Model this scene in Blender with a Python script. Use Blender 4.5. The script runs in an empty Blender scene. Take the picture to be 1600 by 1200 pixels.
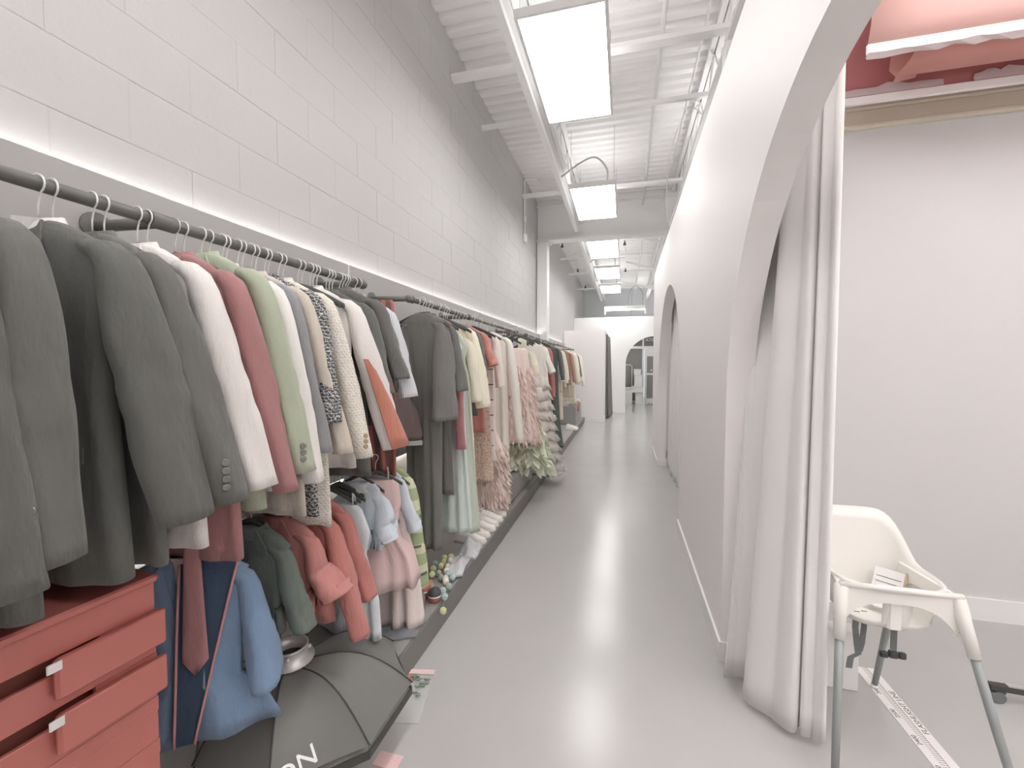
import bpy, math, random
from math import sin, cos, pi, radians, sqrt, atan2
from mathutils import Vector
random.seed(7)
S = bpy.context.scene
COL = S.collection
# ------------------------------------------------------------------ camera, world, exposure
cam = bpy.data.cameras.new('camera')
cam.sensor_fit = 'HORIZONTAL'; cam.sensor_width = 36.0
cam.lens = 36.0*665/1600; cam.clip_start = 0.02; cam.clip_end = 100
co = bpy.data.objects.new('camera', cam); COL.objects.link(co)
co.location = (0, 0, 1.5)
co.rotation_euler = (radians(90-2.497), 0, radians(14.770))
S.camera = co
w = bpy.data.worlds.new('world'); S.world = w; w.use_nodes = True
w.node_tree.nodes['Background'].inputs[0].default_value = (.95, .97, 1, 1)
w.node_tree.nodes['Background'].inputs[1].default_value = .6
S.view_settings.view_transform = 'Standard'
try: S.view_settings.look = 'None'
except Exception: pass
S.view_settings.gamma = 1.0
S.view_settings.use_curve_mapping = False
S.view_settings.exposure = 0.37
PANEL_E = 7.9      # emission of the flat ceiling lights
STRIP_E = 13.0      # emission of the strip lights behind the wall boards
S.cycles.use_denoising = True
S.cycles.max_bounces = 12
S.cycles.diffuse_bounces = 7

# ------------------------------------------------------------------ materials
def lin(c):
    c /= 255.0
    return c/12.92 if c <= .04045 else ((c+.055)/1.055)**2.4
def C(r, g, b, k=1.0):
    v = [lin(x)*k for x in (r, g, b)]; m = max(1, max(v)/.86)
    return tuple(x/m for x in v) + (1,)
def mat(name, col, rough=.7, metal=0, spec=.5, bump=0, bscale=60, bdist=.01, stretch=(1, 1, 1), var=0, vscale=4, alpha=1, sheen=0, coat=0):
    m = bpy.data.materials.new(name); m.use_nodes = True
    nt = m.node_tree; N = nt.nodes; L = nt.links; p = N['Principled BSDF']
    p.inputs['Base Color'].default_value = col
    p.inputs['Roughness'].default_value = rough; p.inputs['Metallic'].default_value = metal
    p.inputs['Specular IOR Level'].default_value = spec
    if sheen: p.inputs['Sheen Weight'].default_value = sheen
    if coat: p.inputs['Coat Weight'].default_value = coat
    if alpha < 1: p.inputs['Alpha'].default_value = alpha
    tc = N.new('ShaderNodeTexCoord'); mp = N.new('ShaderNodeMapping')
    mp.inputs['Scale'].default_value = stretch
    L.new(tc.outputs['Object'], mp.inputs['Vector'])
    if var:
        n = N.new('ShaderNodeTexNoise'); n.inputs['Scale'].default_value = vscale; n.inputs['Detail'].default_value = 5
        L.new(mp.outputs[0], n.inputs['Vector'])
        mx = N.new('ShaderNodeMix'); mx.data_type = 'RGBA'; mx.blend_type = 'MULTIPLY'
        cr = N.new('ShaderNodeMapRange'); cr.inputs[3].default_value = 1-var; cr.inputs[4].default_value = 1+var
        L.new(n.outputs[0], cr.inputs[0]); mx.inputs[0].default_value = 1
        mx.inputs[6].default_value = col; L.new(cr.outputs[0], mx.inputs[7]); L.new(mx.outputs[2], p.inputs['Base Color'])
    if bump:
        n = N.new('ShaderNodeTexNoise'); n.inputs['Scale'].default_value = bscale; n.inputs['Detail'].default_value = 4
        L.new(mp.outputs[0], n.inputs['Vector'])
        b = N.new('ShaderNodeBump'); b.inputs['Strength'].default_value = bump; b.inputs['Distance'].default_value = bdist
        L.new(n.outputs[0], b.inputs['Height']); L.new(b.outputs[0], p.inputs['Normal'])
    return m
def emis(name, col, s):
    m = bpy.data.materials.new(name); m.use_nodes = True
    p = m.node_tree.nodes['Principled BSDF']; p.inputs['Base Color'].default_value = col
    p.inputs['Emission Color'].default_value = col; p.inputs['Emission Strength'].default_value = s
    return m
_fab = {}
def fabric(rgb, k=1.15, var=.05, bump=.5, rough=.9, alpha=1):
    key = (rgb, k, bump, rough, alpha)
    if key not in _fab:
        if sum(lin(v) for v in rgb)/3 < .36: k *= 1.4
        _fab[key] = mat('fabric_%d_%d_%d' % rgb, C(*rgb, k), rough, spec=.2, bump=bump, bscale=9, bdist=.028, stretch=(1.6, 2.2, .7), var=var, vscale=160, sheen=.15, alpha=alpha)
    return _fab[key]
def pattern(name, kind, c1, c2, scale, thr=.5, c3=None):
    m = bpy.data.materials.new(name); m.use_nodes = True
    nt = m.node_tree; N = nt.nodes; L = nt.links; p = N['Principled BSDF']
    p.inputs['Roughness'].default_value = .9; p.inputs['Specular IOR Level'].default_value = .2
    tc = N.new('ShaderNodeTexCoord'); mp = N.new('ShaderNodeMapping'); L.new(tc.outputs['Object'], mp.inputs[0])
    ramp = N.new('ShaderNodeValToRGB'); ramp.color_ramp.interpolation = 'CONSTANT' if kind != 'soft' else 'LINEAR'
    e = ramp.color_ramp.elements; e[0].color = c1; e[0].position = 0; e[1].color = c2; e[1].position = thr
    if kind == 'stripe_x':      # upright stripes that turn with the sleeve too
        t = N.new('ShaderNodeTexWave'); t.bands_direction = 'DIAGONAL'; t.inputs['Scale'].default_value = scale; mp.inputs['Scale'].default_value = (1, 1, .12)
        L.new(mp.outputs[0], t.inputs[0]); L.new(t.outputs['Fac'], ramp.inputs[0])
    elif kind == 'stripe_z':
        t = N.new('ShaderNodeTexWave'); t.bands_direction = 'Z'; t.inputs['Scale'].default_value = scale
        L.new(mp.outputs[0], t.inputs[0]); L.new(t.outputs['Fac'], ramp.inputs[0])
    elif kind in ('tweed', 'soft'):
        a = N.new('ShaderNodeTexWave'); a.bands_direction = 'Z'; a.inputs['Scale'].default_value = scale; a.inputs['Distortion'].default_value = 5; a.inputs['Detail Scale'].default_value = 3
        b = N.new('ShaderNodeTexWave'); b.bands_direction = 'DIAGONAL'; b.inputs['Scale'].default_value = scale; b.inputs['Distortion'].default_value = 6; b.inputs['Detail Scale'].default_value = 4
        for q in (a, b): L.new(mp.outputs[0], q.inputs[0])
        mm = N.new('ShaderNodeMath'); mm.operation = 'MAXIMUM'; L.new(a.outputs['Fac'], mm.inputs[0]); L.new(b.outputs['Fac'], mm.inputs[1])
        L.new(mm.outputs[0], ramp.inputs[0])
        bp = N.new('ShaderNodeBump'); bp.inputs['Strength'].default_value = .5; bp.inputs['Distance'].default_value = .004
        L.new(mm.outputs[0], bp.inputs['Height']); L.new(bp.outputs[0], p.inputs['Normal'])
    elif kind == 'spots':
        t = N.new('ShaderNodeTexVoronoi'); t.inputs['Scale'].default_value = scale
        L.new(mp.outputs[0], t.inputs[0]); L.new(t.outputs['Distance'], ramp.inputs[0])
    L.new(ramp.outputs[0], p.inputs['Base Color'])
    return m

M = {}
M['block'] = mat('painted_block', (.52, .51, .505, 1), .55, spec=.35, bump=.3, bscale=55, bdist=.006)
M['wall'] = mat('white_wall_paint', (.9, .875, .87, 1), .5, spec=.4, bump=.06, bscale=120, bdist=.002)
M['wall_far'] = mat('white_wall_far', (.88, .88, .87, 1), .5, spec=.4)
M['reveal'] = M['wall']
M['board'] = mat('grey_white_board', (.44, .43, .42, 1), .6, spec=.3, bump=.05, bscale=80)
M['trim'] = mat('white_trim', (.88, .87, .86, 1), .4, spec=.45)
M['floor'] = mat('epoxy_floor', (.49, .48, .468, 1), .2, spec=.5, var=.05, vscale=2.2, bump=.02, bscale=25, bdist=.003)
M['deck'] = mat('painted_deck', (.88, .87, .865, 1), .5, spec=.4, var=.02, vscale=3)
M['steel'] = mat('painted_steel', (.88, .875, .87, 1), .45, spec=.4)
M['steel_grey'] = mat('grey_conduit', (.45, .45, .44, 1), .4)
M['cable_grey'] = mat('grey_cable', (.3, .3, .3, 1), .5)
M['platform'] = mat('grey_platform', C(152, 150, 147, 1.1), .55, spec=.35, var=.05, vscale=6)
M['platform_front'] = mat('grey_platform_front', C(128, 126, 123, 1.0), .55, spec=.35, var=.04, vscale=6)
M['pipe'] = mat('dark_iron_pipe', C(112, 112, 108, 1.1), .42, metal=.15, spec=.5, var=.15, vscale=20)
M['hook'] = mat('steel_hook', (.85, .84, .83, 1), .3, metal=.25)
M['velvet'] = mat('black_hanger', C(82, 84, 80, 1.0), .8)
M['lamp_frame'] = mat('lamp_frame', (.78, .77, .76, 1), .4)
M['diffuser'] = emis('lamp_diffuser', (1, .985, .975, 1), PANEL_E)
M['added_lamp_diffuser'] = emis('added_lamp_diffuser_dim', (1, .985, .975, 1), 5.4)  # lower face of the lamps added in the studio and side room
M['added_uplight_dim'] = emis('lamp_added_uplight_dim', (1, .985, .975, 1), 1.7)  # weak top glow added to the aisle lights to brighten the ceiling
M['added_uplight'] = emis('lamp_added_uplight', (1, .985, .975, 1), 7.0)  # strong top glow of the added off-aisle lamps, lights the roof deck
M['strip'] = emis('strip_light', (1, .965, .945, 1), STRIP_E)
M['red_plastic'] = mat('red_plastic', C(184, 110, 102, 1.15), .3, spec=.5, coat=.2)
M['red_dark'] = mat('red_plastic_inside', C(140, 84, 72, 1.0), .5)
M['soft_black'] = mat('softbox_cloth', C(112, 112, 109, 1.15), .5, spec=.4, bump=.25, bscale=10, bdist=.01)
M['soft_edge'] = mat('softbox_edge', C(72, 72, 70, 1.0), .55)
M['alu'] = mat('pale_aluminium', (.72, .71, .69, 1), .35, metal=.35)
M['alu_leg'] = mat('grey_leg', C(158, 163, 162, 1.0), .4, metal=.1)
M['white_plastic'] = mat('white_plastic', (.88, .86, .82, 1), .3, spec=.5, coat=.15)
M['strap'] = mat('grey_strap', C(120, 124, 124, 1.0), .8)
M['dark_plastic'] = mat('dark_plastic', C(70, 72, 72, 1.0), .5)
M['ink'] = mat('ink', C(120, 115, 112, 1.0), .7)
M['paper'] = mat('white_paper', (.83, .80, .79, 1), .6)
M['pink_paper'] = mat('pink_paper', C(222, 178, 170, 1.0), .7)
M['rose_paper'] = mat('rose_paper', C(178, 112, 112, 1.0), .7)
M['tape'] = mat('cling_tape', (.72, .62, .62, 1), .25, spec=.6, bump=.6, bscale=40, alpha=.8)
M['tan'] = mat('tan_board', C(196, 178, 150, 1.0), .6, var=.05, vscale=8)
M['cream_wall'] = mat('cream_rail', C(215, 208, 192, 1.1), .5)
M['curtain'] = mat('grey_white_curtain', (.84, .825, .815, 1), .75, spec=.25, sheen=.2)
M['curtain_dark'] = mat('dark_grey_curtain', C(118, 116, 113, 1.0), .85, sheen=.2)
M['white_fab'] = fabric((226, 221, 214))
M['poly'] = mat('clear_plastic_bag', (.82, .84, .86, 1), .2, spec=.6, bump=.8, bscale=25, bdist=.02, alpha=.75)
M['clear'] = mat('clear_film', (.85, .85, .83, 1), .15, spec=.6, alpha=.35)
M['card'] = mat('brown_card', C(196, 172, 146, 1.0), .8)
M['glass_dark'] = mat('grey_glass', C(150, 149, 146, .9), .12, spec=.6)
M['glass_sky'] = mat('dark_glass', C(128, 129, 130, .9), .12, spec=.6)
M['shoe'] = mat('white_shoe', (.86, .83, .80, 1), .5)
M['shoe_sole'] = mat('white_sole', (.82, .79, .75, 1), .6)
M['green_leaf'] = mat('green_leaf', C(124, 142, 124, 1.1), .6)
M['gold'] = mat('gold_button', C(188, 170, 132, 1.0), .35, metal=.5)
M['dark_button'] = mat('dark_button', C(128, 128, 124, 1.0), .2, spec=.9)

# ------------------------------------------------------------------ mesh helpers
class MB:
    def __init__(s): s.v = []; s.f = []; s.s = []; s.mi = []
    def face(s, idx, sm=False, mi=0): s.f.append(tuple(idx)); s.s.append(sm); s.mi.append(mi)
    def box(s, x0, x1, y0, y1, z0, z1, mi=0):
        b = len(s.v)
        s.v += [(x, y, z) for z in (z0, z1) for y in (y0, y1) for x in (x0, x1)]
        for q in ((0, 2, 3, 1), (4, 5, 7, 6), (0, 1, 5, 4), (2, 6, 7, 3), (0, 4, 6, 2), (1, 3, 7, 5)):
            s.face([b+i for i in q], False, mi)
        return s
    def bevbox(s, x0, x1, y0, y1, z0, z1, r=.01):
        # box with chamfered edges, as three stacked rings
        def ring(z, i):
            return [(x0+i+c, y0+i, z) if False else p for c in (0,) for p in
                    ((x0+i+r, y0+i, z), (x1-i-r, y0+i, z), (x1-i, y0+i+r, z), (x1-i, y1-i-r, z), (x1-i-r, y1-i, z), (x0+i+r, y1-i, z), (x0+i, y1-i-r, z), (x0+i, y0+i+r, z))]
        s.loft([ring(z0, r*.6), ring(z0+r*.6, 0), ring(z1-r*.6, 0), ring(z1, r*.6)], True, True, False)
        return s
    def loft(s, rings, c0=True, c1=True, sm=True, closed=True, mi=0):
        b = len(s.v); n = len(rings[0])
        for r in rings: s.v += [tuple(p) for p in r]
        for k in range(len(rings)-1):
            for i in range(n if closed else n-1):
                j = (i+1) % n
                s.face([b+k*n+i, b+k*n+j, b+(k+1)*n+j, b+(k+1)*n+i], sm, mi)
        if c0: s.face([b+i for i in range(n)][::-1], False, mi)
        if c1: s.face([b+(len(rings)-1)*n+i for i in range(n)], False, mi)
        return s
    def tube(s, pts, r, n=10, caps=True, sm=True):
        pts = [Vector(p) for p in pts]; rings = []
        rr = r if isinstance(r, (list, tuple)) else [r]*len(pts)
        t = (pts[1]-pts[0]).normalized()
        u = t.cross(Vector((0, 0, 1)))
        if u.length < 1e-3: u = t.cross(Vector((1, 0, 0)))
        u.normalize()
        for k, p in enumerate(pts):
            a = pts[max(0, k-1)]; b = pts[min(len(pts)-1, k+1)]
            t = (b-a).normalized(); u = (u-t*u.dot(t)).normalized(); v = t.cross(u)
            rings.append([p+(u*cos(2*pi*i/n)+v*sin(2*pi*i/n))*rr[k] for i in range(n)])
        return s.loft(rings, caps, caps, sm)
    def bar(s, a, b, w, h):
        # rectangular bar between two points: w sideways, h upwards
        a = Vector(a); b = Vector(b); t = (b-a).normalized(); u = t.cross(Vector((0, 0, 1)))
        if u.length < 1e-3: u = Vector((1, 0, 0))
        u.normalize(); v = u.cross(t)
        return s.loft([[p+u*w*i+v*h*j for i, j in ((-.5, -.5), (.5, -.5), (.5, .5), (-.5, .5))] for p in (a, b)], True, True, False)
    def lathe(s, prof, c=(0, 0, 0), n=24, sm=True, c0=True, c1=True):
        return s.loft([[(c[0]+r*cos(2*pi*i/n), c[1]+r*sin(2*pi*i/n), c[2]+z) for i in range(n)] for r, z in prof], c0, c1, sm)
    def ball(s, c, r, n=10, m=7, sc=(1, 1, 1)):
        rings = [[(c[0]+sc[0]*r*sin(pi*(k+.02)/(m-.96)*.999)*cos(2*pi*i/n), c[1]+sc[1]*r*sin(pi*(k+.02)/(m-.96)*.999)*sin(2*pi*i/n), c[2]-sc[2]*r*cos(pi*(k+.02)/(m-.96)*.999)) for i in range(n)] for k in range(m)]
        return s.loft(rings, True, True, True)
    def prism(s, poly, axis, a0, a1, sm=False):
        # poly: 2D outline in the two other axes, extruded along axis
        def P(p, a):
            return {'x': (a, p[0], p[1]), 'y': (p[0], a, p[1]), 'z': (p[0], p[1], a)}[axis]
        return s.loft([[P(p, a0) for p in poly], [P(p, a1) for p in poly]], True, True, sm)
    def build(s, name, m, parent=None, org=None):
        me = bpy.data.meshes.new(name)
        v = s.v
        if org is not None: v = [(a-org[0], b-org[1], c-org[2]) for a, b, c in v]
        me.from_pydata([tuple(p) for p in v], [], s.f)
        for q in (m if isinstance(m, (list, tuple)) else [m]): me.materials.append(q)
        me.polygons.foreach_set('use_smooth', s.s); me.polygons.foreach_set('material_index', s.mi)
        me.update()
        import bmesh
        bm = bmesh.new(); bm.from_mesh(me); bmesh.ops.recalc_face_normals(bm, faces=bm.faces); bm.to_mesh(me); bm.free()
        return link(name, me, parent)
def link(name, me, parent=None, loc=None):
    o = bpy.data.objects.new(name, me); COL.objects.link(o)
    if parent is not None: o.parent = parent
    if loc is not None: o.location = loc
    return o
def tag(o, label=None, cat=None, group=None, kind=None):
    if label: o['label'] = label
    if cat: o['category'] = cat
    if group: o['group'] = group
    if kind: o['kind'] = kind
    return o
def thing(name, label, cat, loc=(0, 0, 0), rz=0, group=None):
    o = bpy.data.objects.new(name, None); COL.objects.link(o); o.empty_display_size = .05
    o.location = loc; o.rotation_euler = (0, 0, rz)
    return tag(o, label, cat, group)
def struct(o): o['kind'] = 'structure'; return o
def copy_tree(o, loc, rz=None, label=None, group=None):
    r = o.copy(); COL.objects.link(r); r.location = loc
    if rz is not None: r.rotation_euler = (0, 0, rz)
    if label: r['label'] = label
    if group: r['group'] = group
    for ch in list(o.children):
        c = ch.copy(); COL.objects.link(c); c.parent = r
        for g in list(ch.children):
            d = g.copy(); COL.objects.link(d); d.parent = c
    return r
def text(body, size, m, parent, M4, name='lettering', shear=0, depth=.0006):
    cu = bpy.data.curves.new(name, 'FONT'); cu.body = body; cu.size = size; cu.extrude = depth; cu.shear = shear
    cu.align_x = 'LEFT'
    t = bpy.data.objects.new('tmp_text', cu); COL.objects.link(t)
    bpy.context.view_layer.update()
    me = bpy.data.meshes.new_from_object(t.evaluated_get(bpy.context.evaluated_depsgraph_get()))
    bpy.data.objects.remove(t); me.name = name; me.materials.clear(); me.materials.append(m)
    o = link(name, me, parent); o.matrix_local = M4
    return o
from mathutils import Matrix

# ------------------------------------------------------------------ room shell
XW, XR, ZTOP, ZDECK = -1.60, .49, 3.08, 4.53
Y0, Y1, XE = -2.4, 17.6, 4.6
struct(MB().box(XW-.2, XE, Y0, 21, -.1, 0).build('floor', M['floor']))
# corrugated roof deck
mb = MB(); prof = []; y = Y0; per = .152
while y < Y1:
    prof += [(y, ZDECK+.04), (y+.03, ZDECK+.04), (y+.055, ZDECK), (y+.125, ZDECK)]; y += per
prof.append((y, ZDECK+.04))
mb.loft([[(x, a, b) for a, b in prof] for x in (XW-.1, XE)], False, False, False, closed=False)
mb.box(XW-.1, XE, Y0, Y1, ZDECK+.06, ZDECK+.1)
struct(mb.build('ceiling', M['deck']))
# left wall of painted blocks
wl = struct(MB().box(XW-.2, XW-.007, Y0, 21, 0, ZDECK+.1).build('wall_left', M['block']))
bw, bh = .42, .2085
bm_ = MB()
r_ = .005
bm_.loft([[(-.006, a*(bw/2-.0004), b*(bh/2-.0004)) for a, b in ((-1, -1), (1, -1), (1, 1), (-1, 1))],
          [(-.001, a*(bw/2-.0004), b*(bh/2-.0004)) for a, b in ((-1, -1), (1, -1), (1, 1), (-1, 1))],
          [(0, a*(bw/2-r_), b*(bh/2-r_)) for a, b in ((-1, -1), (1, -1), (1, 1), (-1, 1))]], False, True, False)
proto = bm_.build('block', M['block'], wl); blk = proto.data
proto.location = (XW, .2, 2.135)
n = 0
for r in range(12):
    z = 2.135+bh*r
    for k in range(21):
        yy = -.6+bw*(k+(.5 if r % 2 else 0))
        if yy > 7.75 or (abs(yy-.2) < .05 and r == 0): continue
        b = link('block', blk, wl, (XW+random.uniform(-.0008, .0008), yy, z)); n += 1
# right wall with two arches
def arch_outline(y0s, cy, R, sp, base=0, n=40):
    pass
def arch_pts(c, R, sp, n=40):
    return [(c-R, 0)]+[(c-R*cos(pi*i/n), sp+R*sin(pi*i/n)) for i in range(n+1)]+[(c+R, 0)]
A1 = (1.19, 1.115, 1.30); A2 = (5.36, 1.29, 1.14)
out = [(Y0, 0)]+arch_pts(*A1)+arch_pts(*A2)+[(7.76, 0), (7.76, ZTOP), (Y0, ZTOP)]
struct(MB().prism(out, 'x', XR, XR+.12).build('wall_right', M['wall']))
struct(MB().box(XR, XE, 7.76, 7.88, 0, ZTOP).build('wall_side', M['wall']))
struct(MB().box(XR+.12, XE, 3.08, 3.2, 0, ZTOP+.5).build('wall_studio', mat('studio_wall', (.70, .685, .68, 1), .5, spec=.4)))
struct(MB().box(XE, XE+.1, Y0, 21, 0, ZDECK+.1).build('wall_outer', M['wall']))
struct(MB().box(XW-.2, XE, Y0-.1, Y0, 0, ZDECK+.1).build('wall_rear', M['wall']))
# baseboards of the right wall, round each pier
def base_run(name, segs, h=.1):
    m = MB()
    for s in segs: m.box(*s, 0, h)
    return struct(m.build(name, M['trim']))
bs = []
for a, b in ((Y0, A1[0]-A1[1]), (A1[0]+A1[1], A2[0]-A2[1]), (A2[0]+A2[1], 7.76)):
    bs.append((XR-.012, XR+.132, a-.012 if a > Y0 else a, b+.012))
base_run('baseboard_right', bs, .1)
base_run('baseboard_studio', [(XR+.12, XE, 3.066, 3.08)], .13)
# far partition with its arch
c, R, sp = .92, .88, 1.53
out = [(XW, 0)]+[(c-R, 0)]+[(c-R*cos(pi*i/40), sp+R*sin(pi*i/40)) for i in range(41)]+[(c+R, 0), (XE, 0), (XE, 3.03), (XW, 3.03)]
struct(MB().prism(out, 'y', 13.9, 14.05).build('wall_back', M['wall_far']))
base_run('baseboard_back', [(-.37, c-R+.004, 13.886, 13.9), (c+R, XE, 13.886, 13.9)], .1)
# end wall of the building: shop front
ew = MB()
ew.box(XW-.2, XE, Y1, Y1+.15, 2.75, ZDECK+.1).box(XW-.2, -.35, Y1, Y1+.15, 0, 2.75).box(1.75, XE, Y1, Y1+.15, 0, 2.75)
struct(ew.build('wall_front', mat('end_wall', (.74, .77, .78, 1), .6)))
# changing cubicle in front of the far partition
struct(MB().box(XW, -.49, 11.55, 11.66, 0, 2.44).box(-.49-.1, -.49, 13.3, 13.9, 0, 2.44).box(-.59, -.49, 11.66, 13.3, 2.36, 2.44).build('wall_cubicle', M['wall']))
base_run('baseboard_cubicle', [(-1.0, -.478, 11.536, 11.55)], .1)
# pilaster and steel beam
PZ = .14
col_ = thing('wall_column', 'white square column standing against the block wall under the grey beam', 'column', (-1.5, 7.95, 0))
MB().bevbox(XW, -1.40, 7.86, 8.1, PZ+.003, 3.78, .012).build('shaft', M['steel'], col_, (-1.5, 7.95, 0))
MB().box(XW, -1.36, 7.83, 8.12, 3.78, 3.80).build('cap_plate', M['steel'], col_, (-1.5, 7.95, 0))
MB().prism([(-1.40, 3.7), (-1.28, 3.78), (-1.40, 3.78)], 'y', 7.93, 7.95).build('bracket', M['steel'], col_, (-1.5, 7.95, 0))
bt = thing('steel_beam', 'deep white steel beam crossing the ceiling above the column', 'beam', (0, 7.95, 3.8))
o_ = (0, 7.95, 3.8)
MB().box(XW, XE, 7.965, 7.985, 3.82, 4.43).build('web', M['steel'], bt, o_)
MB().box(XW, XE, 7.84, 8.1, 3.80, 3.825).build('lower_flange', M['steel'], bt, o_)
MB().box(XW, XE, 7.84, 8.1, 4.42, 4.445).build('upper_flange', M['steel'], bt, o_)
MB().box(XW, XE, 7.90, 8.04, 4.445, ZDECK-.001).build('packer', M['steel'], bt, o_)

# ------------------------------------------------------------------ roof steel
def joist(x, y0, y1, label, zb=4.06, zt=4.5):
    t = thing('roof_joist', label, 'joist', (x, y0, zb))
    o = (x, y0, zb)
    for s in (-.03, .03):
        MB().bar((x+s, y0, zb), (x+s, y1, zb), .045, .04).build('lower_chord', M['steel'], t, o)
        MB().bar((x+s, y0, zt), (x+s, y1, zt), .045, .05).build('upper_chord', M['steel'], t, o)
    k = 0; yy = y0
    while yy < y1-.3:
        MB().tube([(x, yy, zb if k % 2 else zt), (x, yy+.38, zt if k % 2 else zb)], .011, 6).build('web_rod', M['steel'], t, o)
        yy += .38; k += 1
joist(-.80, -1.5, 7.84, 'white open-web roof joist above the row of flat lights, near bay')
joist(.80, -1.5, 7.84, 'white open-web roof joist over the arched wall, near bay')
joist(-.80, 8.1, Y1, 'white open-web roof joist beyond the beam, above the lights')
joist(.80, 8.1, Y1, 'white open-web roof joist beyond the beam, towards the arched wall')
def strutch(y0, y1, label):
    t = thing('strut_channel', label, 'channel', (-.86, y0, 3.9)); o = (-.86, y0, 3.9)
    MB().box(-.885, -.825, y0, y1, 3.90, 3.905).build('flange', M['steel'], t, o)
    for x in (-.885, -.83): MB().box(x, x+.005, y0, y1, 3.905, 3.96).build('side', M['steel'], t, o)
    yy = y0+.4
    while yy < y1:
        MB().tube([(-.855, yy, 3.95), (-.855, yy, ZDECK+.02)], .005, 6).build('hanger_rod', M['steel'], t, o); yy += 1.6
strutch(-1.5, 7.84, 'long white strut channel beside the flat lights, near the block wall')
strutch(8.1, 16.5, 'white strut channel carrying the lights beyond the grey beam')
for i, (yy, ww, zz, wh) in enumerate(((3.86, .09, 4.2, 'wide white cross strut over the first flat light'), (4.72, .045, 4.2, 'narrow white cross bar between the first and second lights'),
                               (6.75, .09, 4.2, 'wide white cross strut just before the grey beam'), (9.4, .06, 4.25, 'white cross bar, first beyond the grey beam'), (10.9, .06, 4.2, 'white cross bar, second beyond the grey beam'),
                               (12.3, .07, 4.1, 'white cross bar, third beyond the grey beam'), (14.2, .06, 4.0, 'white cross bar, farthest, above the far partition'))):
    tag(MB().bar((XW, yy, zz), (XE, yy, zz), ww, .04).build('cross_bar', M['steel']), wh, 'bar')
for x, z, a, b, r, lb in ((.28, 4.3, -1.5, 7.84, .02, 'white conduit pipe running along the ceiling, middle one'), (.62, 4.32, -1.5, 7.84, .012, 'thin white conduit nearest the arched wall'), (.35, 4.2, 8.1, 16.5, .02, 'white conduit pipe beyond the grey beam')):
    tag(MB().tube([(x, a, z), (x, (a+b)/2, z), (x, b, z)], r, 8).build('conduit', M['steel']), lb, 'pipe')
for k, (a, b, lb) in enumerate((((-.1, 9.1, 4.2), (1.9, 9.9, 3.8), 'slanting brace past the beam'), ((.0, 11.2, 4.1), (1.8, 12.1, 3.75), 'slanting brace, second past the beam'), ((-.2, 13.2, 4.0), (1.5, 13.9, 3.7), 'slanting brace above the far partition'))):
    tag(MB().bar(a, b, .05, .05).build('roof_brace', M['steel']), 'white '+lb, 'brace')
def cable(pts, r, m, name, label, cat='cable'):
    P = [Vector(p) for p in pts]; out = []
    for i in range(len(P)-1):
        p0 = P[max(0, i-1)]; p1 = P[i]; p2 = P[i+1]; p3 = P[min(len(P)-1, i+2)]
        for s in range(8):
            t = s/8; out.append(.5*((2*p1)+(p2-p0)*t+(2*p0-5*p1+4*p2-p3)*t*t+(3*p1-p0-3*p2+p3)*t**3))
    out.append(P[-1])
    mb = MB().tube(out, r, 6)
    if label is None: return mb
    return tag(mb.build(name, m), label, cat)
cable([(.80, 4.9, 4.06), (.6, 4.75, 4.1), (.45, 4.9, 3.75), (.47, 5.5, 3.45), (.56, 6.1, 3.35), (.60, 6.2, 3.5), (.78, 6.3, 4.05)], .007, M['steel'], 'loose_cable', 'white cable drooping in a loop by the arched wall')
for k, (x, yy) in enumerate(((-1.25, 8.75), (-.02, 8.9), (-1.18, 11.1), (.0, 11.4), (-1.2, 13.5))):
    t = thing('sprinkler', 'small dark sprinkler head hanging %s' % ('left of the third light', 'right of the third light', 'left of the fourth light', 'right of the fifth light', 'farthest left, before the end wall')[k], 'sprinkler', (x, yy, 3.95))
    MB().tube([(x, yy, 3.97), (x, yy, ZDECK+.03)], .008, 6).build('drop_pipe', M['steel'], t, (x, yy, 3.95))
    MB().lathe([(.03, 0), (.028, .02), (.012, .06), (.01, .09)], (x, yy, 3.9), 10).build('head', M['dark_plastic'], t, (x, yy, 3.95))

t = thing('wall_conduit', 'thin white conduit with a small box on the block wall before the column', 'pipe', (-1.585, 6.8, 3.6)); o_ = (-1.585, 6.8, 3.6)
MB().tube([(-1.585, 6.8, 3.62), (-1.585, 6.8, 4.1), (-1.585, 6.8, 4.46), (-1.56, 6.83, 4.5), (-1.4, 6.9, 4.5)], .012, 8).build('tube', M['steel'], t, o_)
MB().bevbox(-1.598, -1.55, 6.76, 6.84, 3.5, 3.62, .006).build('junction_box', M['steel'], t, o_)
MB().bevbox(-1.598, -1.56, 6.77, 6.83, 3.82, 3.9, .006).build('junction_box', M['steel'], t, o_)
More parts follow.
